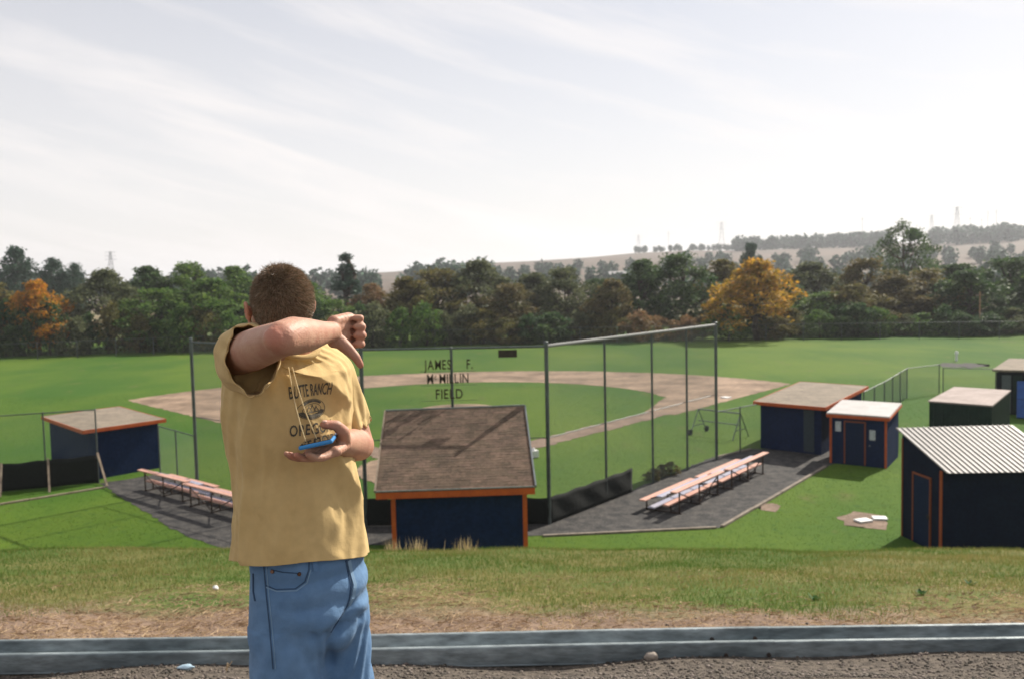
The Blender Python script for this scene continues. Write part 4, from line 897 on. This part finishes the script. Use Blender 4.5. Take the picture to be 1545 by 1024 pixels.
def skin_mat():
    m = bpy.data.materials.new('skin'); m.use_nodes = True; t = m.node_tree; n = t.nodes; l = t.links.new; p = n['Principled BSDF']; p.inputs['Roughness'].default_value = .55; p.inputs['Specular IOR Level'].default_value = .3
    p.inputs['Subsurface Weight'].default_value = .14; p.inputs['Subsurface Radius'].default_value = (1, .32, .18); p.inputs['Subsurface Scale'].default_value = .010
    co = n.new('ShaderNodeTexCoord'); z = n.new('ShaderNodeTexNoise'); z.inputs['Scale'].default_value = 26; z.inputs['Detail'].default_value = 5; l(co.outputs['Object'], z.inputs['Vector'])
    x = n.new('ShaderNodeMixRGB'); x.inputs['Color1'].default_value = (.47, .265, .180, 1); x.inputs['Color2'].default_value = (.41, .20, .135, 1); r = n.new('ShaderNodeValToRGB'); r.color_ramp.elements[0].position = .38; r.color_ramp.elements[1].position = .68; l(z.outputs['Fac'], r.inputs[0]); l(r.outputs[0], x.inputs['Fac']); out = x.outputs[0]
    red = [(RE + vec(-.004, -.028, .006), .034, .42), (LE + vec(.02, 0, 0), .05, .3)] + [(q_, .022, .45) for q_ in (th3, t3, RW + u * .08 + m_ * .03)] + [(H3(-.077, -.008, -.012), .035, .6), (H3(0, .084, -.061), .02, .8), (LW + h * .17 - sT * .03, .03, .5)]
    for c, rad, k in red:
        d = n.new('ShaderNodeVectorMath'); d.operation = 'DISTANCE'; d.inputs[1].default_value = c - PB; l(co.outputs['Object'], d.inputs[0])
        a = n.new('ShaderNodeMapRange'); a.inputs['From Min'].default_value = rad * .2; a.inputs['From Max'].default_value = rad * 1.2; a.inputs['To Min'].default_value = k; a.inputs['To Max'].default_value = 0; a.interpolation_type = 'SMOOTHSTEP'; l(d.outputs['Value'], a.inputs['Value'])
        y = n.new('ShaderNodeMixRGB'); y.inputs['Color2'].default_value = (.50, .15, .10, 1); l(a.outputs[0], y.inputs['Fac']); l(out, y.inputs['Color1']); out = y.outputs[0]
    l(out, p.inputs['Base Color'])
    z2 = n.new('ShaderNodeTexNoise'); z2.inputs['Scale'].default_value = 180; b = n.new('ShaderNodeBump'); b.inputs['Strength'].default_value = .3; b.inputs['Distance'].default_value = .004; l(co.outputs['Object'], z2.inputs['Vector']); l(z2.outputs['Fac'], b.inputs['Height']); l(b.outputs[0], p.inputs['Normal'])
    return m
body = fuse(bm, 'body', .0028, 9, skin_mat(), person, PB)
# nails
M['nail'] = mat('finger_nail', (.62, .38, .30), .3, spec=.5)
bm = bmesh.new(); ball(bm, th3 + up * .0075 + h * .004 - sT * .001, (.0065, .0085, .0035), None, 2); me = bpy.data.meshes.new('nail'); bm.to_mesh(me); bm.free(); me.transform(Matrix.Translation(-PB)); obj('nail', me, M['nail'], person)
# hair: a close shell and short strands
bmH = bmesh.new(); ball(bmH, H3(0, -.006, .021), tuple(HS * q for q in (.0735, .0955, .0925)), HM, 4)
def hairy(p):
    q_ = HM.transposed() @ (p - HC) / HS; return q_.z > (-.030 + .034 * max(0, min(1, (q_.y + .02) / .07)) + .035 * max(0, min(1, (q_.y - .05) / .03)))
bmesh.ops.delete(bmH, geom=[v for v in bmH.verts if not hairy(v.co)], context='VERTS')
for v in bmH.verts: v.co += (v.co - HC).normalized() * .0025 * noise.noise(v.co * 60)
me = bpy.data.meshes.new('hair'); bmH.to_mesh(me); bmH.free(); me.transform(Matrix.Translation(-PB)); me.polygons.foreach_set('use_smooth', [True] * len(me.polygons))
hairm = mat('short_brown_hair', (.11, .075, .045), .5, .25, 14, (.075, .05, .03), spec=.5, island=.5)
hair = obj('hair', me, hairm, person)
g = np.random.default_rng(21); n_ = 42000; d = g.normal(size=(n_, 3)); d /= np.linalg.norm(d, axis=1)[:, None]
Vs = []
HMn = np.array(HM); HCn = np.array(HC); P0 = np.array(PB)
loc = d * [.0735, .0955, .0925] + [0, -.006, .021]
lim = -.040 + .042 * np.clip((loc[:, 1] + .02) / .07, 0, 1) + .035 * np.clip((loc[:, 1] - .05) / .03, 0, 1)
ok = loc[:, 2] > lim + g.uniform(-.012, .008, n_); loc = loc[ok]; d = d[ok]; n_ = len(loc)
topw = np.clip((loc[:, 2] + .02) / .09, 0, 1); ln = (.004 + .013 * topw) * g.uniform(.6, 1.25, n_)
nrm = d / [.0735, .0955, .0925]; nrm /= np.linalg.norm(nrm, axis=1)[:, None]
cl_ = np.sin(loc[:, 0] * 160 + 3 * np.sin(loc[:, 1] * 90)) * .35
dr_ = nrm * (.62) + np.stack([cl_ * .6 + .25, np.full(n_, .62), -.25 + 0 * cl_], -1) * np.array([1, 1, 1]) + g.normal(0, .22, (n_, 3)); dr_ /= np.linalg.norm(dr_, axis=1)[:, None]
sd_ = np.cross(dr_, g.normal(size=(n_, 3))); sd_ /= np.linalg.norm(sd_, axis=1)[:, None]; wdt = .00085
tri = np.stack([loc - sd_ * wdt - nrm * .001, loc + sd_ * wdt - nrm * .001, loc + dr_ * ln[:, None]], 1).reshape(-1, 3)
tri = tri * HS @ HMn.T + HCn - P0
sm = raw_mesh('hair_strands', tri, np.arange(3 * n_).reshape(-1, 3), 3); sm.materials.append(mat('hair_strand_brown', (.29, .215, .135), .38, spec=.5, island=.6)); tag(obj('hair_strands', sm, None, hair), kind='stuff')

# ---- t-shirt torso: rings from hem to neck, with modelled folds
RG = np.array([  # z, cx, cy, a, b, yaw
    (8.250, -.524, 2.120, .172, .132, 45), (8.30, -.525, 2.120, .164, .124, 45), (8.37, -.528, 2.120, .156, .116, 46), (8.47, -.534, 2.120, .152, .108, 47), (8.57, -.538, 2.118, .162, .108, 50), (8.65, -.538, 2.115, .172, .106, 52),
    (8.700, -.536, 2.112, .174, .098, 52), (8.735, -.535, 2.108, .158, .086, 52), (8.765, -.534, 2.098, .116, .074, 51), (8.783, -.530, 2.085, .082, .068, 46), (8.788, -.528, 2.078, .070, .062, 44)])
NU, NV = 300, 190
tt = np.linspace(0, 1, NV); key = np.linspace(0, 1, len(RG)); zz_ = np.interp(tt, np.concatenate([[0], np.cumsum(np.linalg.norm(np.diff(np.stack([RG[:, 0], RG[:, 3]], -1), axis=0), axis=1))]) / np.sum(np.linalg.norm(np.diff(np.stack([RG[:, 0], RG[:, 3]], -1), axis=0), axis=1)), RG[:, 0])
sarc = np.concatenate([[0], np.cumsum(np.linalg.norm(np.diff(np.stack([RG[:, 0], RG[:, 3]], -1), axis=0), axis=1))]); sarc /= sarc[-1]
def sm_interp(t, col):
    ker = np.array([1, 4, 6, 4, 1.]); fine = np.linspace(0, 1, 400); v = np.interp(fine, sarc, RG[:, col]); p = np.pad(v, 20, mode='edge'); k = np.hanning(25); k /= k.sum(); v2 = np.convolve(p, k, 'same')[20:-20]; return np.interp(t, fine, v2)
rz_, rcx, rcy, ra, rb, ryw = [sm_interp(tt, c) for c in range(6)]; ra = ra * .97
th = np.linspace(0, 2 * np.pi, NU, endpoint=False); e_ = 2 / 2.25
ct, st = np.cos(th), np.sin(th); se_c = np.sign(ct) * np.abs(ct) ** e_; se_s = np.sign(st) * np.abs(st) ** e_
yr = np.radians(ryw)[:, None]
lx, ly = np.cos(yr), np.sin(yr); fx, fy = np.sin(yr), -np.cos(yr)
X = rcx[:, None] + ra[:, None] * se_c * lx + rb[:, None] * se_s * fx; Y = rcy[:, None] + ra[:, None] * se_c * ly + rb[:, None] * se_s * fy; Z = np.repeat(rz_[:, None], NU, 1)
def px2(x, y, Yd): hor = 425 - .022 * (x - 772); return (x - 772) / 1330 * Yd, CAMZ - (y - hor) / 1330 * Yd
def seg_d(Xq, Zq, a, b):
    ax, az = a; bx, bz = b; dx, dz = bx - ax, bz - az; L2 = dx * dx + dz * dz; t = np.clip(((Xq - ax) * dx + (Zq - az) * dz) / L2, 0, 1); sgn = (Xq - ax) * dz - (Zq - az) * dx
    return np.hypot(Xq - (ax + t * dx), Zq - (az + t * dz)), t, np.sign(sgn)
# fold crests given in the X-Z plane of the chest side (metres), amplitude, widths on both sides
def fold(pts, Yd): return [px2(x, y, Yd) for x, y in pts]
FOLDS = [(fold([(443, 556), (478, 590), (508, 636)], 1.98), .015, .010, .030), (fold([(497, 538), (509, 590), (513, 640)], 2.05), .012, .008, .014), (fold([(511, 534), (519, 585), (515, 642)], 2.08), .012, .007, .010), (fold([(521, 545), (526, 592), (518, 640)], 2.12), .011, .007, .010),
         (fold([(486, 690), (512, 750), (532, 803), (548, 850)], 2.05), .022, .014, .040), (fold([(392, 596), (374, 660), (370, 740), (363, 850)], 2.02), .016, .016, .030), (fold([(400, 600), (396, 680), (386, 780)], 1.99), .008, .02, .03), (fold([(425, 560), (441, 612), (462, 668)], 1.97), .008, .008, .014),
         (fold([(470, 700), (455, 770), (440, 845)], 1.98), .006, .03, .03), (fold([(345, 620), (352, 700), (346, 790)], 2.1), .009, .015, .02), (fold([(505, 690), (524, 740), (538, 790)], 2.1), .008, .010, .010), (fold([(500, 560), (470, 560), (450, 556)], 1.99), .006, .012, .016), (fold([(410, 845), (416, 760)], 1.98), .006, .02, .025)]
nxm = (X - rcx[:, None]); nym = (Y - rcy[:, None]); nl_ = np.hypot(nxm, nym) + 1e-6; nX, nY = nxm / nl_, nym / nl_
front = np.clip((-(Y - rcy[:, None]) + .35 * (X - rcx[:, None])) / .05, 0, 1)
disp = np.zeros_like(X)
for pts, amp, wl, wr in FOLDS:
    best = np.full(X.shape, 9.); side = np.ones(X.shape)
    for i in range(len(pts) - 1):
        d_, t_, s_ = seg_d(X, Z, pts[i], pts[i + 1]); mk_ = d_ < best; best = np.where(mk_, d_, best); side = np.where(mk_, s_, side)
    wd2 = np.where(side < 0, wr, wl); disp = np.maximum(disp, 1.25 * amp * np.exp(-np.abs(np.sqrt(best ** 2 + .0016 ** 2) / wd2) ** 1.2) * front)
disp += .0025 * np.sin(th[None, :] * 9 + 6 * np.sin(Z * 7)) * np.clip((8.6 - Z) / .3, 0, 1) + .0012 * np.sin(th[None, :] * 23 + Z * 40)
disp += .006 * np.sin(th[None, :] * 5 + 1.0) * np.clip((8.40 - Z) / .18, 0, 1)
nzv = np.array([noise.noise(Vector((x_ * 11, y_ * 11, z_ * 5.5 + 3))) for x_, y_, z_ in zip(X.ravel(), Y.ravel(), Z.ravel())]).reshape(X.shape)
nz2 = np.array([noise.noise(Vector((x_ * 26 + z_ * 9, y_ * 26, z_ * 14))) for x_, y_, z_ in zip(X.ravel(), Y.ravel(), Z.ravel())]).reshape(X.shape)
disp += .010 * (.35 - np.abs(nzv)) * np.clip((8.72 - Z) / .1, 0, 1) + .004 * (.3 - np.abs(nz2)) * np.clip((8.72 - Z) / .1, 0, 1)
X += nX * disp; Y += nY * disp
Z = Z - .055 * np.clip(st, 0, 1)[None, :] * np.clip((Z - 8.69) / .09, 0, 1)
# hem wavers a little
Z = Z + .003 * np.sin(th[None, :] * 4 + .6) * np.clip((8.3 - Z) / .08, 0, 1) - .20 * (Y - 2.06) * np.clip((8.5 - Z) / .25, 0, 1)
idx = np.arange(NU * NV).reshape(NV, NU); nxt = np.roll(idx, -1, axis=1)
Fs = np.stack([idx[:-1], idx[1:], nxt[1:], nxt[:-1]], -1).reshape(-1, 4)
def cloth(name, c1, c2, transl, bsc, bst, rough=.85):
    m = mat(name, c1, rough, .06, 6, c2, 0, spec=.15, transl=transl, detail=6); t = m.node_tree; n = t.nodes; l = t.links.new; p = n['Principled BSDF']
    co = n.new('ShaderNodeTexCoord'); z = n.new('ShaderNodeTexNoise'); z.inputs['Scale'].default_value = bsc; z.inputs['Detail'].default_value = 3; z2 = n.new('ShaderNodeTexNoise'); z2.inputs['Scale'].default_value = 38; z2.inputs['Detail'].default_value = 4
    a = n.new('ShaderNodeMath'); a.operation = 'MULTIPLY_ADD'; a.inputs[1].default_value = .25; l(co.outputs['Object'], z.inputs['Vector']); l(co.outputs['Object'], z2.inputs['Vector']); l(z.outputs['Fac'], a.inputs[0]); l(z2.outputs['Fac'], a.inputs[2])
    b = n.new('ShaderNodeBump'); b.inputs['Strength'].default_value = bst; b.inputs['Distance'].default_value = .006; l(a.outputs[0], b.inputs['Height']); l(b.outputs[0], p.inputs['Normal']); p.inputs['Sheen Weight'].default_value = .08; p.inputs['Sheen Roughness'].default_value = .5
    return m
M['shirt'] = cloth('yellow_cotton', (.64, .465, .215), (.58, .41, .18), .07, 420, .35)
tsme = raw_mesh('t_shirt', np.stack([X, Y, Z], -1).reshape(-1, 3) - P0, Fs, 4); tsme.polygons.foreach_set('use_smooth', [True] * len(tsme.polygons))
shirt = obj('t_shirt', tsme, M['shirt'], person); s_ = shirt.modifiers.new('t', 'SOLIDIFY'); s_.thickness = .0025; s_.offset = -1
bv = BVHTree.FromPolygons([tuple(p) for p in (np.stack([X, Y, Z], -1).reshape(-1, 3))], [tuple(f) for f in Fs])
def sleeve(name, A, B, r0, r1, dr, wav, seed, ry=1.0):
    """open tube from inside the shoulder at A to the cuff at B; dr lowers the under side"""
    A = Vector(A); B = Vector(B); ax = (B - A).normalized(); e1 = vec(0, 0, 1); e1 = (e1 - ax * e1.dot(ax)).normalized(); e2 = ax.cross(e1); nu, nv = 96, 40; Vv = []; Ff = []
    for j in range(nv + 1):
        t_ = j / nv
        for i in range(nu):
            a = 2 * math.pi * i / nu; r_ = r0 + (r1 - r0) * t_; c_, s__ = math.cos(a), math.sin(a)
            fold_ = .004 * math.sin(a * 5 + seed + t_ * 4) * t_ + .0022 * math.sin(a * 11 + seed * 2 - t_ * 7) * t_ + wav * math.sin(a * 3 + seed) * t_ ** 2
            fold_ += .006 * math.sin(t_ * 15 + a * 2 + seed) * max(0, math.sin(a + 2.4)) * (1 - t_)
            rr = r_ + fold_; low = max(0, -c_) * dr * t_
            capz = math.sqrt(max(.02, 1 - (1 - min(1, t_ / .45)) ** 2)) if t_ < .45 else 1
            p = A + (B - A) * t_ + (e1 * c_ * rr + e2 * s__ * rr * (1 + (ry - 1) * t_ * t_)) * capz - e1 * low + ax * (.006 * math.sin(a * 7 + seed) + .003 * math.sin(a * 17)) * (t_ > .96)
            if t_ > .90 and t_ < .93: p -= (e1 * c_ + e2 * s__) * .0018
            Vv.append(p - PB)
    for j in range(nv):
        for i in range(nu): a = j * nu + i; b = j * nu + (i + 1) % nu; Ff.append((a, b, b + nu, a + nu))
    o = obj(name, mesh(name, Vv, Ff, True), M['shirt'], shirt); q_ = o.modifiers.new('t', 'SOLIDIFY'); q_.thickness = .003; q_.offset = -1; return o
sleeve('sleeve', RS + vec(-.006, .055, -.012), RS.lerp(RE, .40) + vec(-.006, .004, -.006), .080, .0600, .034, .0015, 1.0, .90)
sleeve('sleeve', LS + vec(-.02, -.01, .035), LS.lerp(LE, .80) + vec(-.006, .0, 0), .064, .053, .0, .004, 3.0)
# ribbed collar
cp = [vec(rcx[-1] + ra[-1] * 1.02 * math.cos(a) * lx[-1][0] + rb[-1] * 1.02 * math.sin(a) * fx[-1][0], rcy[-1] + ra[-1] * 1.02 * math.cos(a) * ly[-1][0] + rb[-1] * 1.02 * math.sin(a) * fy[-1][0], 8.790 - .055 * max(0, math.sin(a))) for a in np.linspace(0, 2 * np.pi, 49)]
CP = cp
# printed lettering and badge, laid on the cloth
ink = mat('faded_black_print', (.10, .088, .065), .85, .3, 40)
cy_ = R(47); pr_r = vec(math.cos(cy_), math.sin(cy_), 0); pr_n = vec(math.sin(cy_), -math.cos(cy_), 0)
def lay(me2, name, origin, sx, sz, arch=0, parent=None):
    """drop a flat 2-D mesh (x right, y up) onto the shirt front"""
    b2 = bmesh.new(); b2.from_mesh(me2); 
    bmesh.ops.triangulate(b2, faces=b2.faces)
    for _ in range(3):
        ed = [e for e in b2.edges if (e.verts[0].co - e.verts[1].co).length * max(sx, sz) > .006]
        if not ed: break
        bmesh.ops.subdivide_edges(b2, edges=ed, cuts=1); bmesh.ops.triangulate(b2, faces=b2.faces)
    bad = []
    for v in b2.verts:
        xx = v.co.x * sx; zz2 = v.co.y * sz + arch * (1 - (xx / .09) ** 2); p = Vector(origin) + pr_r * xx + vec(0, 0, zz2)
        hit = bv.ray_cast(p + pr_n * .4, -pr_n)
        if hit[0] is None: bad.append(v); continue
        nn_ = hit[1] if hit[1].dot(pr_n) > 0 else -hit[1]; v.co = hit[0] + nn_ * .0014 - PB
    bmesh.ops.delete(b2, geom=bad, context='VERTS'); m3 = bpy.data.meshes.new(name); b2.to_mesh(m3); b2.free()
    return obj(name, m3, ink, parent or shirt)
def text_mesh(s, off=.0, spacing=1.0):
    cu = bpy.data.curves.new('print', 'FONT'); cu.body = s; cu.size = 1; cu.align_x = 'CENTER'; cu.offset = off; cu.space_character = spacing; cu.resolution_u = 3; ob = bpy.data.objects.new('t', cu); me2 = bpy.data.meshes.new_from_object(ob); bpy.data.objects.remove(ob); bpy.data.curves.remove(cu); return me2
po = vec(-.457, 2.018, 0)
lay(text_mesh('BUTTE RANCH', .016, 1.05), 'print', po + vec(0, 0, 8.643), .0162, .040, .005)
lay(text_mesh('OREGON', .02, 1.1), 'print', po + vec(0, 0, 8.562), .0255, .036, -.003)
def badge():
    mb = MB(); k = 44
    def ringp(r0x, r0y, r1x, r1y, a0=0, a1=360, n2=44):
        Vv = []; Ff = []
        for i in range(n2 + 1):
            a = R(a0 + (a1 - a0) * i / n2); Vv += [(r0x * math.cos(a), r0y * math.sin(a), 0), (r1x * math.cos(a), r1y * math.sin(a), 0)]
        for i in range(n2): Ff.append((2 * i, 2 * i + 1, 2 * i + 3, 2 * i + 2))
        mb.add(Vv, Ff)
    ringp(1, .62, .96, .59); ringp(.93, .57, .78, .42, 35, 145, 30); ringp(.93, .57, .70, .34, 195, 345, 34); ringp(.70, .34, .67, .31)
    for pk, hh, ww in ((-.30, .26, .22), (0, .34, .26), (.32, .22, .2)):
        mb.add([(pk - ww, -.12, 0), (pk - ww + .05, -.12, 0), (pk, hh - .10, 0), (pk, hh, 0)], [(0, 1, 2, 3)]); mb.add([(pk, hh - .02, 0), (pk + .02, hh - .14, 0), (pk + ww, -.12, 0), (pk + ww * .55, -.12, 0)], [(0, 1, 3), (1, 2, 3)])
        mb.add([(pk - .04, hh - .18, 0), (pk + .03, hh - .24, 0), (pk + .01, hh - .05, 0)], [(0, 1, 2)])
    mb.add([(-.6, -.2, 0), (.6, -.2, 0), (.55, -.14, 0), (-.55, -.14, 0)], [(0, 1, 2, 3)])
    return mesh('badge', mb.V, mb.F)
lay(badge(), 'print', po + vec(0, 0, 8.617), .040, .038)

# ---- jeans
bm = bmesh.new()
for z, a, b, cx, cy, yw2 in ((8.24, .150, .112, -.508, 2.115, 45), (8.18, .153, .116, -.506, 2.115, 45), (8.12, .150, .116, -.504, 2.113, 45), (8.07, .140, .108, -.502, 2.112, 45)):
    ball(bm, vec(cx, cy, z), (a, b, .075), Matrix.Rotation(R(yw2), 3, 'Z'), 3)
def leg(pts, rads):
    for i in range(len(pts) - 1):
        a, b = pts[i], pts[i + 1]; n2 = max(3, int((b - a).length / .02))
        for k in range(n2 + 1): t_ = k / n2; r_ = rads[i] + (rads[i + 1] - rads[i]) * t_; ball(bm, a.lerp(b, t_), (r_ * 1.02, r_ * 1.0, r_), None, 3)
leg([vec(-.550, 2.075, 8.20), vec(-.556, 2.066, 8.07), vec(-.552, 2.052, 7.95), vec(-.545, 2.03, 7.72), vec(-.55, 2.05, 7.31)], [.088, .089, .086, .078, .074]); leg([vec(-.468, 2.148, 8.20), vec(-.460, 2.155, 8.07), vec(-.455, 2.160, 7.95), vec(-.43, 2.155, 7.72), vec(-.425, 2.19, 7.31)], [.086, .087, .083, .076, .073])
JF = [([px2(512, 928, 2.05), px2(480, 985, 2.02), px2(472, 1030, 2.02)], -.014, .012), ([px2(522, 905, 2.05), px2(500, 938, 2.04), px2(470, 955, 2.02)], .007, .014), ([px2(535, 880, 2.1), px2(545, 930, 2.1)], .005, .012), ([px2(400, 930, 2.0), px2(440, 945, 2.0), px2(480, 940, 2.0)], .005, .02), ([px2(525, 925, 2.08), px2(550, 950, 2.08)], .006, .010), ([px2(530, 955, 2.08), px2(552, 985, 2.08)], .005, .012), ([px2(385, 980, 2), px2(420, 1000, 2)], .004, .02)]
def jpost(me2):
    n2 = len(me2.vertices); co = np.empty(n2 * 3, np.float32); me2.vertices.foreach_get('co', co); co = co.reshape(-1, 3).astype(float); no = np.empty(n2 * 3, np.float32); me2.vertices.foreach_get('normal', no); no = no.reshape(-1, 3)
    fr = np.clip(-no[:, 1] * 2 + .3, 0, 1); dd = np.zeros(n2)
    for pts, amp, wd2 in JF:
        best = np.full(n2, 9.)
        for i in range(len(pts) - 1): best = np.minimum(best, seg_d(co[:, 0], co[:, 2], pts[i], pts[i + 1])[0])
        dd += amp * np.exp(-(best / wd2) ** 2) * fr
    dd += .0025 * np.sin(co[:, 2] * 60 + 9 * np.sin(co[:, 0] * 20 + co[:, 1] * 14)) * (co[:, 2] < 8.1)
    me2.vertices.foreach_set('co', (co + no * dd[:, None]).astype(np.float32).ravel()); me2.update()
M['denim'] = cloth('washed_blue_denim', (.088, .175, .315), (.135, .240, .395), 0, 700, .6, .85)
jeans = fuse(bm, 'jeans', .005, 28, M['denim'], person, PB, .5, jpost)
jco = [v.co + PB for v in jeans.data.vertices]; jbv = BVHTree.FromPolygons(jco, [tuple(p.vertices) for p in jeans.data.polygons])
def on_jeans(x, y):
    """surface point of the jeans found along the sight line through a picture point"""
    a, b = px2(x, y, 1.0); c, d2 = px2(x, y, 3.0); o_ = vec(a, 1, b); hit = jbv.ray_cast(o_, (vec(c, 3, d2) - o_).normalized()); return hit[0], hit[1]
def ribbon(name, pts, wd2, m, parent, h_=.0015):
    fine = []
    for i in range(len(pts) - 1):
        for k in range(8): t_ = k / 8; fine.append((pts[i][0] + (pts[i + 1][0] - pts[i][0]) * t_, pts[i][1] + (pts[i + 1][1] - pts[i][1]) * t_))
    fine.append(pts[-1]); P = [on_jeans(*p) for p in fine]; P = [p for p in P if p[0] is not None]; Vv = []; Ff = []
    for i, (p, n2) in enumerate(P):
        q_ = P[min(i + 1, len(P) - 1)][0] - P[max(i - 1, 0)][0]; s2 = q_.cross(n2).normalized() * wd2 / 2
        Vv += [p - s2 - n2 * .002 - PB, p - s2 + n2 * h_ - PB, p + s2 + n2 * h_ - PB, p + s2 - n2 * .002 - PB]
    for i in range(len(P) - 1):
        for k in range(3): a = i * 4 + k; Ff.append((a, a + 1, a + 5, a + 4))
    return obj(name, mesh(name, Vv, Ff), m, parent)
seamm = mat('dark_denim_seam', (.045, .085, .15), .85); stitch = mat('pale_denim_edge', (.19, .30, .43), .85)
ribbon('side_seam', [(383, 852), (385, 900), (388, 950), (391, 1023)], .0028, seamm, jeans)
ribbon('front_pocket', [(384, 890), (400, 897), (430, 896), (445, 885), (452, 866), (453, 852)], .0028, seamm, jeans); ribbon('front_pocket', [(384, 893), (402, 900), (432, 899), (448, 887), (455, 866)], .0025, stitch, jeans)
ribbon('side_stitching', [(387, 852), (389, 900), (392, 950), (395, 1023)], .0016, stitch, jeans); ribbon('coin_pocket', [(394, 866), (412, 870), (440, 872)], .0024, seamm, jeans)
ribbon('fly', [(513, 851), (516, 870), (521, 890), (518, 908), (511, 922)], .010, stitch, jeans, .004); ribbon('fly', [(509, 851), (512, 870), (516, 890), (513, 910), (507, 926)], .003, seamm, jeans, .002)
ribbon('inseam', [(507, 926), (495, 945), (482, 965)], .004, seamm, jeans)
ribbon('belt_loop', [(461, 848), (462, 868)], .011, M['denim'], jeans, .004); ribbon('back_pocket', [(367, 872), (366, 900), (368, 915)], .003, seamm, jeans, .003)
for p in ((396, 869), (437, 873)):
    a, b = on_jeans(*p)
    if a is not None: MB(PB).tube(a - b * .001, a + b * .0035, .0052, .004, 10).build('rivet', mat('copper_rivet', (.16, .09, .06), .35, metal=.8), jeans)
# shoes
for p, nm in ((vec(-.55, 2.05, 7.2), 'shoe'), (vec(-.425, 2.19, 7.2), 'shoe')):
    bm = bmesh.new(); f_ = vec(.7, -.7, 0); zg = float(gz(p.x, p.y)) + .002
    for k in range(9): q_ = p + f_ * (-.06 + .025 * k); ball(bm, vec(q_.x, q_.y, zg + .05 - .0015 * k), (.044, .044, .050 - .002 * k))
    chain_balls(bm, [vec(p.x, p.y, zg + .06), vec(p.x, p.y, zg + .12)], [.045, .045])
    fuse(bm, nm, .006, 6, mat('white_leather_shoe', (.6, .6, .58), .5), person, PB)
# ------------------------------------------------------------------ phone and pale strands
pa = vec(.13, -.985, .075).normalized(); pb = vec(.97, .12, .17).normalized(); pb = (pb - pa * pb.dot(pa)).normalized(); pc = pb.cross(pa); pc = pc if pc.z > 0 else -pc
PH = vec(-.431, 1.925, 8.559); ph = thing('phone', 'phone with bright blue case lying flat in the open hand', 'phone', PH)
Mp = Matrix((pb, pa, pc)).transposed()
bevel(MB(PH).box(PH, (.073, .148, .009), M=Mp).build('case', mat('blue_phone_case', (.03, .22, .52), .4, spec=.5), ph), .004, 3)
bevel(MB(PH).box(PH + pc * .0049, (.066, .141, .0014), M=Mp).build('screen', mat('black_glass', (.012, .013, .015), .06, spec=.7), ph), .0005, 1)
def sweep(name, pts, r_, m, org, n=8):
    Vv = []; Ff = []
    for i, p in enumerate(pts):
        d = (pts[min(i + 1, len(pts) - 1)] - pts[max(i - 1, 0)]).normalized(); e1 = d.cross(vec(0, 1, .2)).normalized(); e2 = d.cross(e1)
        for k in range(n): a_ = 2 * math.pi * k / n; Vv.append(p + (e1 * math.cos(a_) + e2 * math.sin(a_)) * r_ - org)
    for i in range(len(pts) - 1):
        for k in range(n): Ff.append((i * n + k, i * n + (k + 1) % n, i * n + n + (k + 1) % n, i * n + n + k))
    return obj(name, mesh(name, Vv, Ff, True), m)
co_ = sweep('collar', CP, .008, M['shirt'], PB); co_.parent = shirt
cdm = mat('pale_strand', (.80, .66, .38), .5, transl=.25)  # two thin pale strands drawn from neck to phone
for nm, a, b in (('neck_strand', vec(-.498, 1.952, 8.722), PH + pc * .007 - pb * .026 + pa * .01), ('neck_strand', vec(-.489, 1.950, 8.722), PH + pc * .007 - pb * .004 - pa * .01)):
    k = 14; pts = []
    for i in range(k + 1):
        t_ = i / k; p = a.lerp(b, t_); p.z -= .004 * math.sin(math.pi * t_); p.y -= .012 * math.sin(math.pi * t_); pts.append(p)
    o = sweep(nm, pts, .0014, cdm, a); o.location = a
    tag(o, 'thin pale strand running from the neck down to the blue phone', 'cord', 'pale strands between neck and phone')
